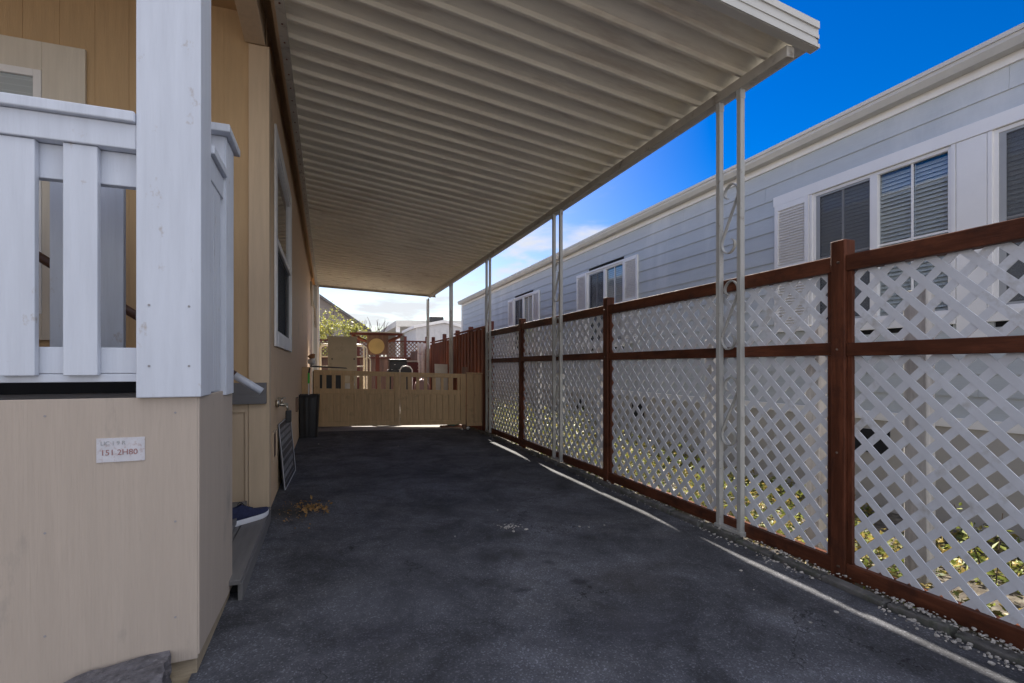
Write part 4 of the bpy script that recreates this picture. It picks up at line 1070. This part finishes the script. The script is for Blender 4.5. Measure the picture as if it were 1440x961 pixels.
# ------------------------------------------------------------------ FAR BUILDINGS
SD=thing('white_shed','pale grey shed with low gable roof beyond the board fence','shed',(5.5,24,0))
xa=xat(585,24); xp=xat(625,24); xe=xat(655,24); ze=zat(461,xa,24); zp=zat(454.5,xp,24)
b=MB(); b.prism([(xa,-.05),(xe,-.05),(xe,ze),(xp,zp),(xa,ze)],(0,24,0),(1,0,0),(0,0,1),(0,1,0),3.8); x=xa+.3
while x<xe: b.box(x,x+.03,23.985,23.999,0,ze-.05); x+=.3
mesh('walls',b,M['farwall'],SD)
b=MB(); b.prism([(xa-.12,ze-.03),(xp,zp+.01),(xe+.1,ze-.03),(xe+.1,ze+.1),(xp,zp+.15),(xa-.12,ze+.1)],(0,23.9,0),(1,0,0),(0,0,1),(0,1,0),4.1); mesh('roof',b,M['white2'],SD)
FC=thing('far_carport','large flat roofed carport with pale fascia far beyond the fence','carport',(8,31,0))
xa=xat(557,30); b=MB(); zf=zat(451,xa,30); b.hexa([(xa,30,zf-.35),(12,30,zf-.15),(12,40,zf-.15),(xa-.0,40,zf-.35),(xa,30,zf),(12,30,zf+.25),(12,40,zf+.25),(xa,40,zf)]); mesh('roof',b,M['offwhite'],FC)
for x in (xa+.02,xa+3.2,xa+6.4):
    b=MB(); b.box(x,x+.22,30.1,30.3,0,zf-.34); mesh('column',b,M['white2'],FC)
b=MB(); b.box(xa+.5,12,39.5,39.8,0,zf-.3); mesh('back_wall',b,M['farbrown'],FC)
b=MB(); xk=xat(624,27); b.obox((xk,29.0,zat(448,xk,27)+.1),(.8,.5,.35)); 
o=mesh('roof_cooler',b,M['black'],bevel=.08,loc=(xk,29,3.5),label='dark rounded cover on top of the far carport edge',cat='cover')
FB=thing('far_house','grey brown gabled house behind the yellow green tree','house',(-2,33,0))
xe=xat(516,32); ze=zat(462,xe,32); xr=-3.2; zr=ze+(xe-xr)*.62
xe2=xe
sl=(zat(420,xat(455,32),32)-ze)/(xe-xat(455,32)); zr=ze+(xe-xr)*sl
b=MB(); b.prism([(xr-(xe-xr),-.05),(xe,-.05),(xe,ze-.1),(xr,zr-.1),(xr-(xe-xr),ze-.1)],(0,32,0),(1,0,0),(0,0,1),(0,1,0),10); mesh('walls',b,M['farbrown'],FB)
b=MB(); e=.25; b.prism([(xe+e,ze-.1-e*sl),(xr,zr-.09),(xr-(xe-xr),ze-.1),(xr-(xe-xr),ze+.05),(xr,zr+.08),(xe+e,ze+.06-e*sl)],(0,31.7,0),(1,0,0),(0,0,1),(0,1,0),10.6); mesh('roof',b,M['roof'],FB)
# ------------------------------------------------------------------ TREES
def tree(name,label,base,h,seed,leafm,nleaf,spread,leafs,nl=4,group=None,tr=.05,leaf_zone=None):
    rnd=random.Random(seed); t=thing(name,label,'tree',base)
    tr_=MB(); ends=[]
    def grow(p,d,L,r,lev):
        pts=[p]; rs=[r]; q=Vector(p); dd=d.copy()
        for k in range(4):
            dd=(dd+Vector((rnd.gauss(0,.13),rnd.gauss(0,.13),rnd.gauss(0,.08)))).normalized(); q=q+dd*L/4; pts.append(q.copy()); rs.append(r*(1-.13*(k+1)))
            if lev>=nl-2: ends.append(q.copy())
        tr_.tube(pts,rs,7 if lev<2 else 5)
        if lev<nl:
            for k in range(rnd.choice([2,3,3])):
                nd=(dd+Vector((rnd.gauss(0,spread),rnd.gauss(0,spread),rnd.gauss(.15,.3)))).normalized()
                st=pts[rnd.choice([2,3,4,4])]; grow(st,nd,L*rnd.uniform(.6,.85),r*.55,lev+1)
    for k in range(3):
        grow(Vector(base),Vector((rnd.gauss(0,.35),rnd.gauss(0,.3),1)).normalized(),h*.36,tr,0)
    mesh('trunk',tr_,M['bark'],t,smooth=True)
    if nleaf:
        lf=MB(); st=random.getstate(); random.seed(seed)
        for i in range(nleaf):
            e=rnd.choice(ends)
            if leaf_zone and not leaf_zone(e,rnd): continue
            leafquad(lf,e+Vector((rnd.gauss(0,.12),rnd.gauss(0,.12),rnd.gauss(0,.1))),rnd.uniform(leafs*.6,leafs*1.2),w=.6)
        random.setstate(st)
        mesh('crown',lf,leafm,t)
xt=xat(458,24)
tree('leafy_tree','yellow green tree with sparse new leaves behind the back fence',(xat(462,22),22,0),3.9,5,M['leafY'],5200,.55,.11,nl=4,
     leaf_zone=lambda e,r: r.random()< (1 if e.z<3.0 else .25),tr=.07)
tree('bare_tree','bare leafless tree rising behind the timber stand',(xat(541,26),26,0),4.6,11,None,0,.28,.1,nl=3,tr=.10)

# ------------------------------------------------------------------ CAMERA, LIGHT, SKY
cam=bpy.data.cameras.new('Camera'); co=bpy.data.objects.new('Camera',cam); link(co)
cam.sensor_width=36; cam.lens=F/1440*36; cam.shift_y=34.5/1440; cam.clip_start=.05; cam.clip_end=2000
co.location=(0,0,CAMZ); co.rotation_euler=(R(90),0,-math.atan(260/706)); scene.camera=co
sd=Vector((.14,1.48,1)).normalized()
el=math.asin(sd.z); az=math.atan2(sd.x,sd.y)
sl=bpy.data.lights.new('Sun','SUN'); sl.energy=5.0; sl.angle=R(.5); sl.color=(1,.93,.82)
so=bpy.data.objects.new('Sun',sl); link(so); so.rotation_euler=(-sd).to_track_quat('-Z','Y').to_euler(); so.location=(0,20,20)
wd=bpy.data.worlds.new('World'); scene.world=wd; wd.use_nodes=True
N,L=wd.node_tree.nodes,wd.node_tree.links; N.clear()
out=N.new('ShaderNodeOutputWorld')
sky=N.new('ShaderNodeTexSky'); sky.sky_type='NISHITA'; sky.sun_disc=False; sky.sun_elevation=el; sky.sun_rotation=az; sky.air_density=1.0; sky.dust_density=.6; sky.ozone_density=2.5
hs=N.new('ShaderNodeHueSaturation'); hs.inputs['Saturation'].default_value=1.8; hs.inputs['Hue'].default_value=.518; hs.inputs['Value'].default_value=.86; L.new(sky.outputs[0],hs.inputs['Color'])
bg=N.new('ShaderNodeBackground'); bg.inputs['Strength'].default_value=.05; L.new(hs.outputs[0],bg.inputs['Color'])
tc=N.new('ShaderNodeTexCoord'); sp=N.new('ShaderNodeSeparateXYZ'); L.new(tc.outputs['Generated'],sp.inputs[0])
def math_(op,a_,b_=None,c_=None):
    m=N.new('ShaderNodeMath'); m.operation=op
    for i,v in enumerate((a_,b_,c_)):
        if v is None: continue
        if isinstance(v,(int,float)): m.inputs[i].default_value=v
        else: L.new(v,m.inputs[i])
    return m.outputs[0]
zz=math_('ADD',math_('MAXIMUM',sp.outputs['Z'],0),.10)
cb=N.new('ShaderNodeCombineXYZ'); L.new(math_('DIVIDE',sp.outputs['X'],zz),cb.inputs[0]); L.new(math_('DIVIDE',sp.outputs['Y'],zz),cb.inputs[1])
n1=N.new('ShaderNodeTexNoise'); n1.inputs['Scale'].default_value=1.25; n1.inputs['Detail'].default_value=8; n1.inputs['Roughness'].default_value=.58; n1.inputs['Distortion'].default_value=.4; L.new(cb.outputs[0],n1.inputs['Vector'])
# cloud cover: more near the horizon, unseen fill clouds added behind the camera, clear up high on the right
lowf=N.new('ShaderNodeMapRange'); L.new(sp.outputs['Z'],lowf.inputs[0]); lowf.inputs[1].default_value=.0; lowf.inputs[2].default_value=.40; lowf.inputs[3].default_value=.42; lowf.inputs[4].default_value=-.36
bk=N.new('ShaderNodeMapRange'); L.new(sp.outputs['Y'],bk.inputs[0]); bk.inputs[1].default_value=.36; bk.inputs[2].default_value=-.15; bk.inputs[3].default_value=0; bk.inputs[4].default_value=.55
sm=math_('ADD',math_('ADD',math_('MULTIPLY_ADD',n1.outputs[0],2.0,-.5),lowf.outputs[0]),bk.outputs[0])
cr=N.new('ShaderNodeMapRange'); cr.interpolation_type='SMOOTHSTEP'; L.new(sm,cr.inputs[0]); cr.inputs[1].default_value=.46; cr.inputs[2].default_value=.86; cr.inputs[3].default_value=0; cr.inputs[4].default_value=.92
bc=N.new('ShaderNodeBackground'); bc.inputs['Color'].default_value=(.93,.95,1,1); cs=N.new('ShaderNodeMapRange'); L.new(sp.outputs['Y'],cs.inputs[0]); cs.inputs[1].default_value=.36; cs.inputs[2].default_value=-.25; cs.inputs[3].default_value=.27; cs.inputs[4].default_value=.88; c2=N.new('ShaderNodeMapRange'); L.new(sp.outputs['Y'],c2.inputs[0]); c2.inputs[1].default_value=-.25; c2.inputs[2].default_value=-.8; c2.inputs[3].default_value=1; c2.inputs[4].default_value=.55; L.new(math_('MULTIPLY',cs.outputs[0],c2.outputs[0]),bc.inputs['Strength'])  # unseen clouds behind and beside the camera brightened to fill the shade
ms=N.new('ShaderNodeMixShader'); L.new(cr.outputs[0],ms.inputs[0]); L.new(bg.outputs[0],ms.inputs[1]); L.new(bc.outputs[0],ms.inputs[2]); L.new(ms.outputs[0],out.inputs['Surface'])
vs_=scene.view_settings; vs_.view_transform='Standard'; vs_.look='None'; vs_.gamma=1; vs_.use_curve_mapping=False; vs_.exposure=1.68
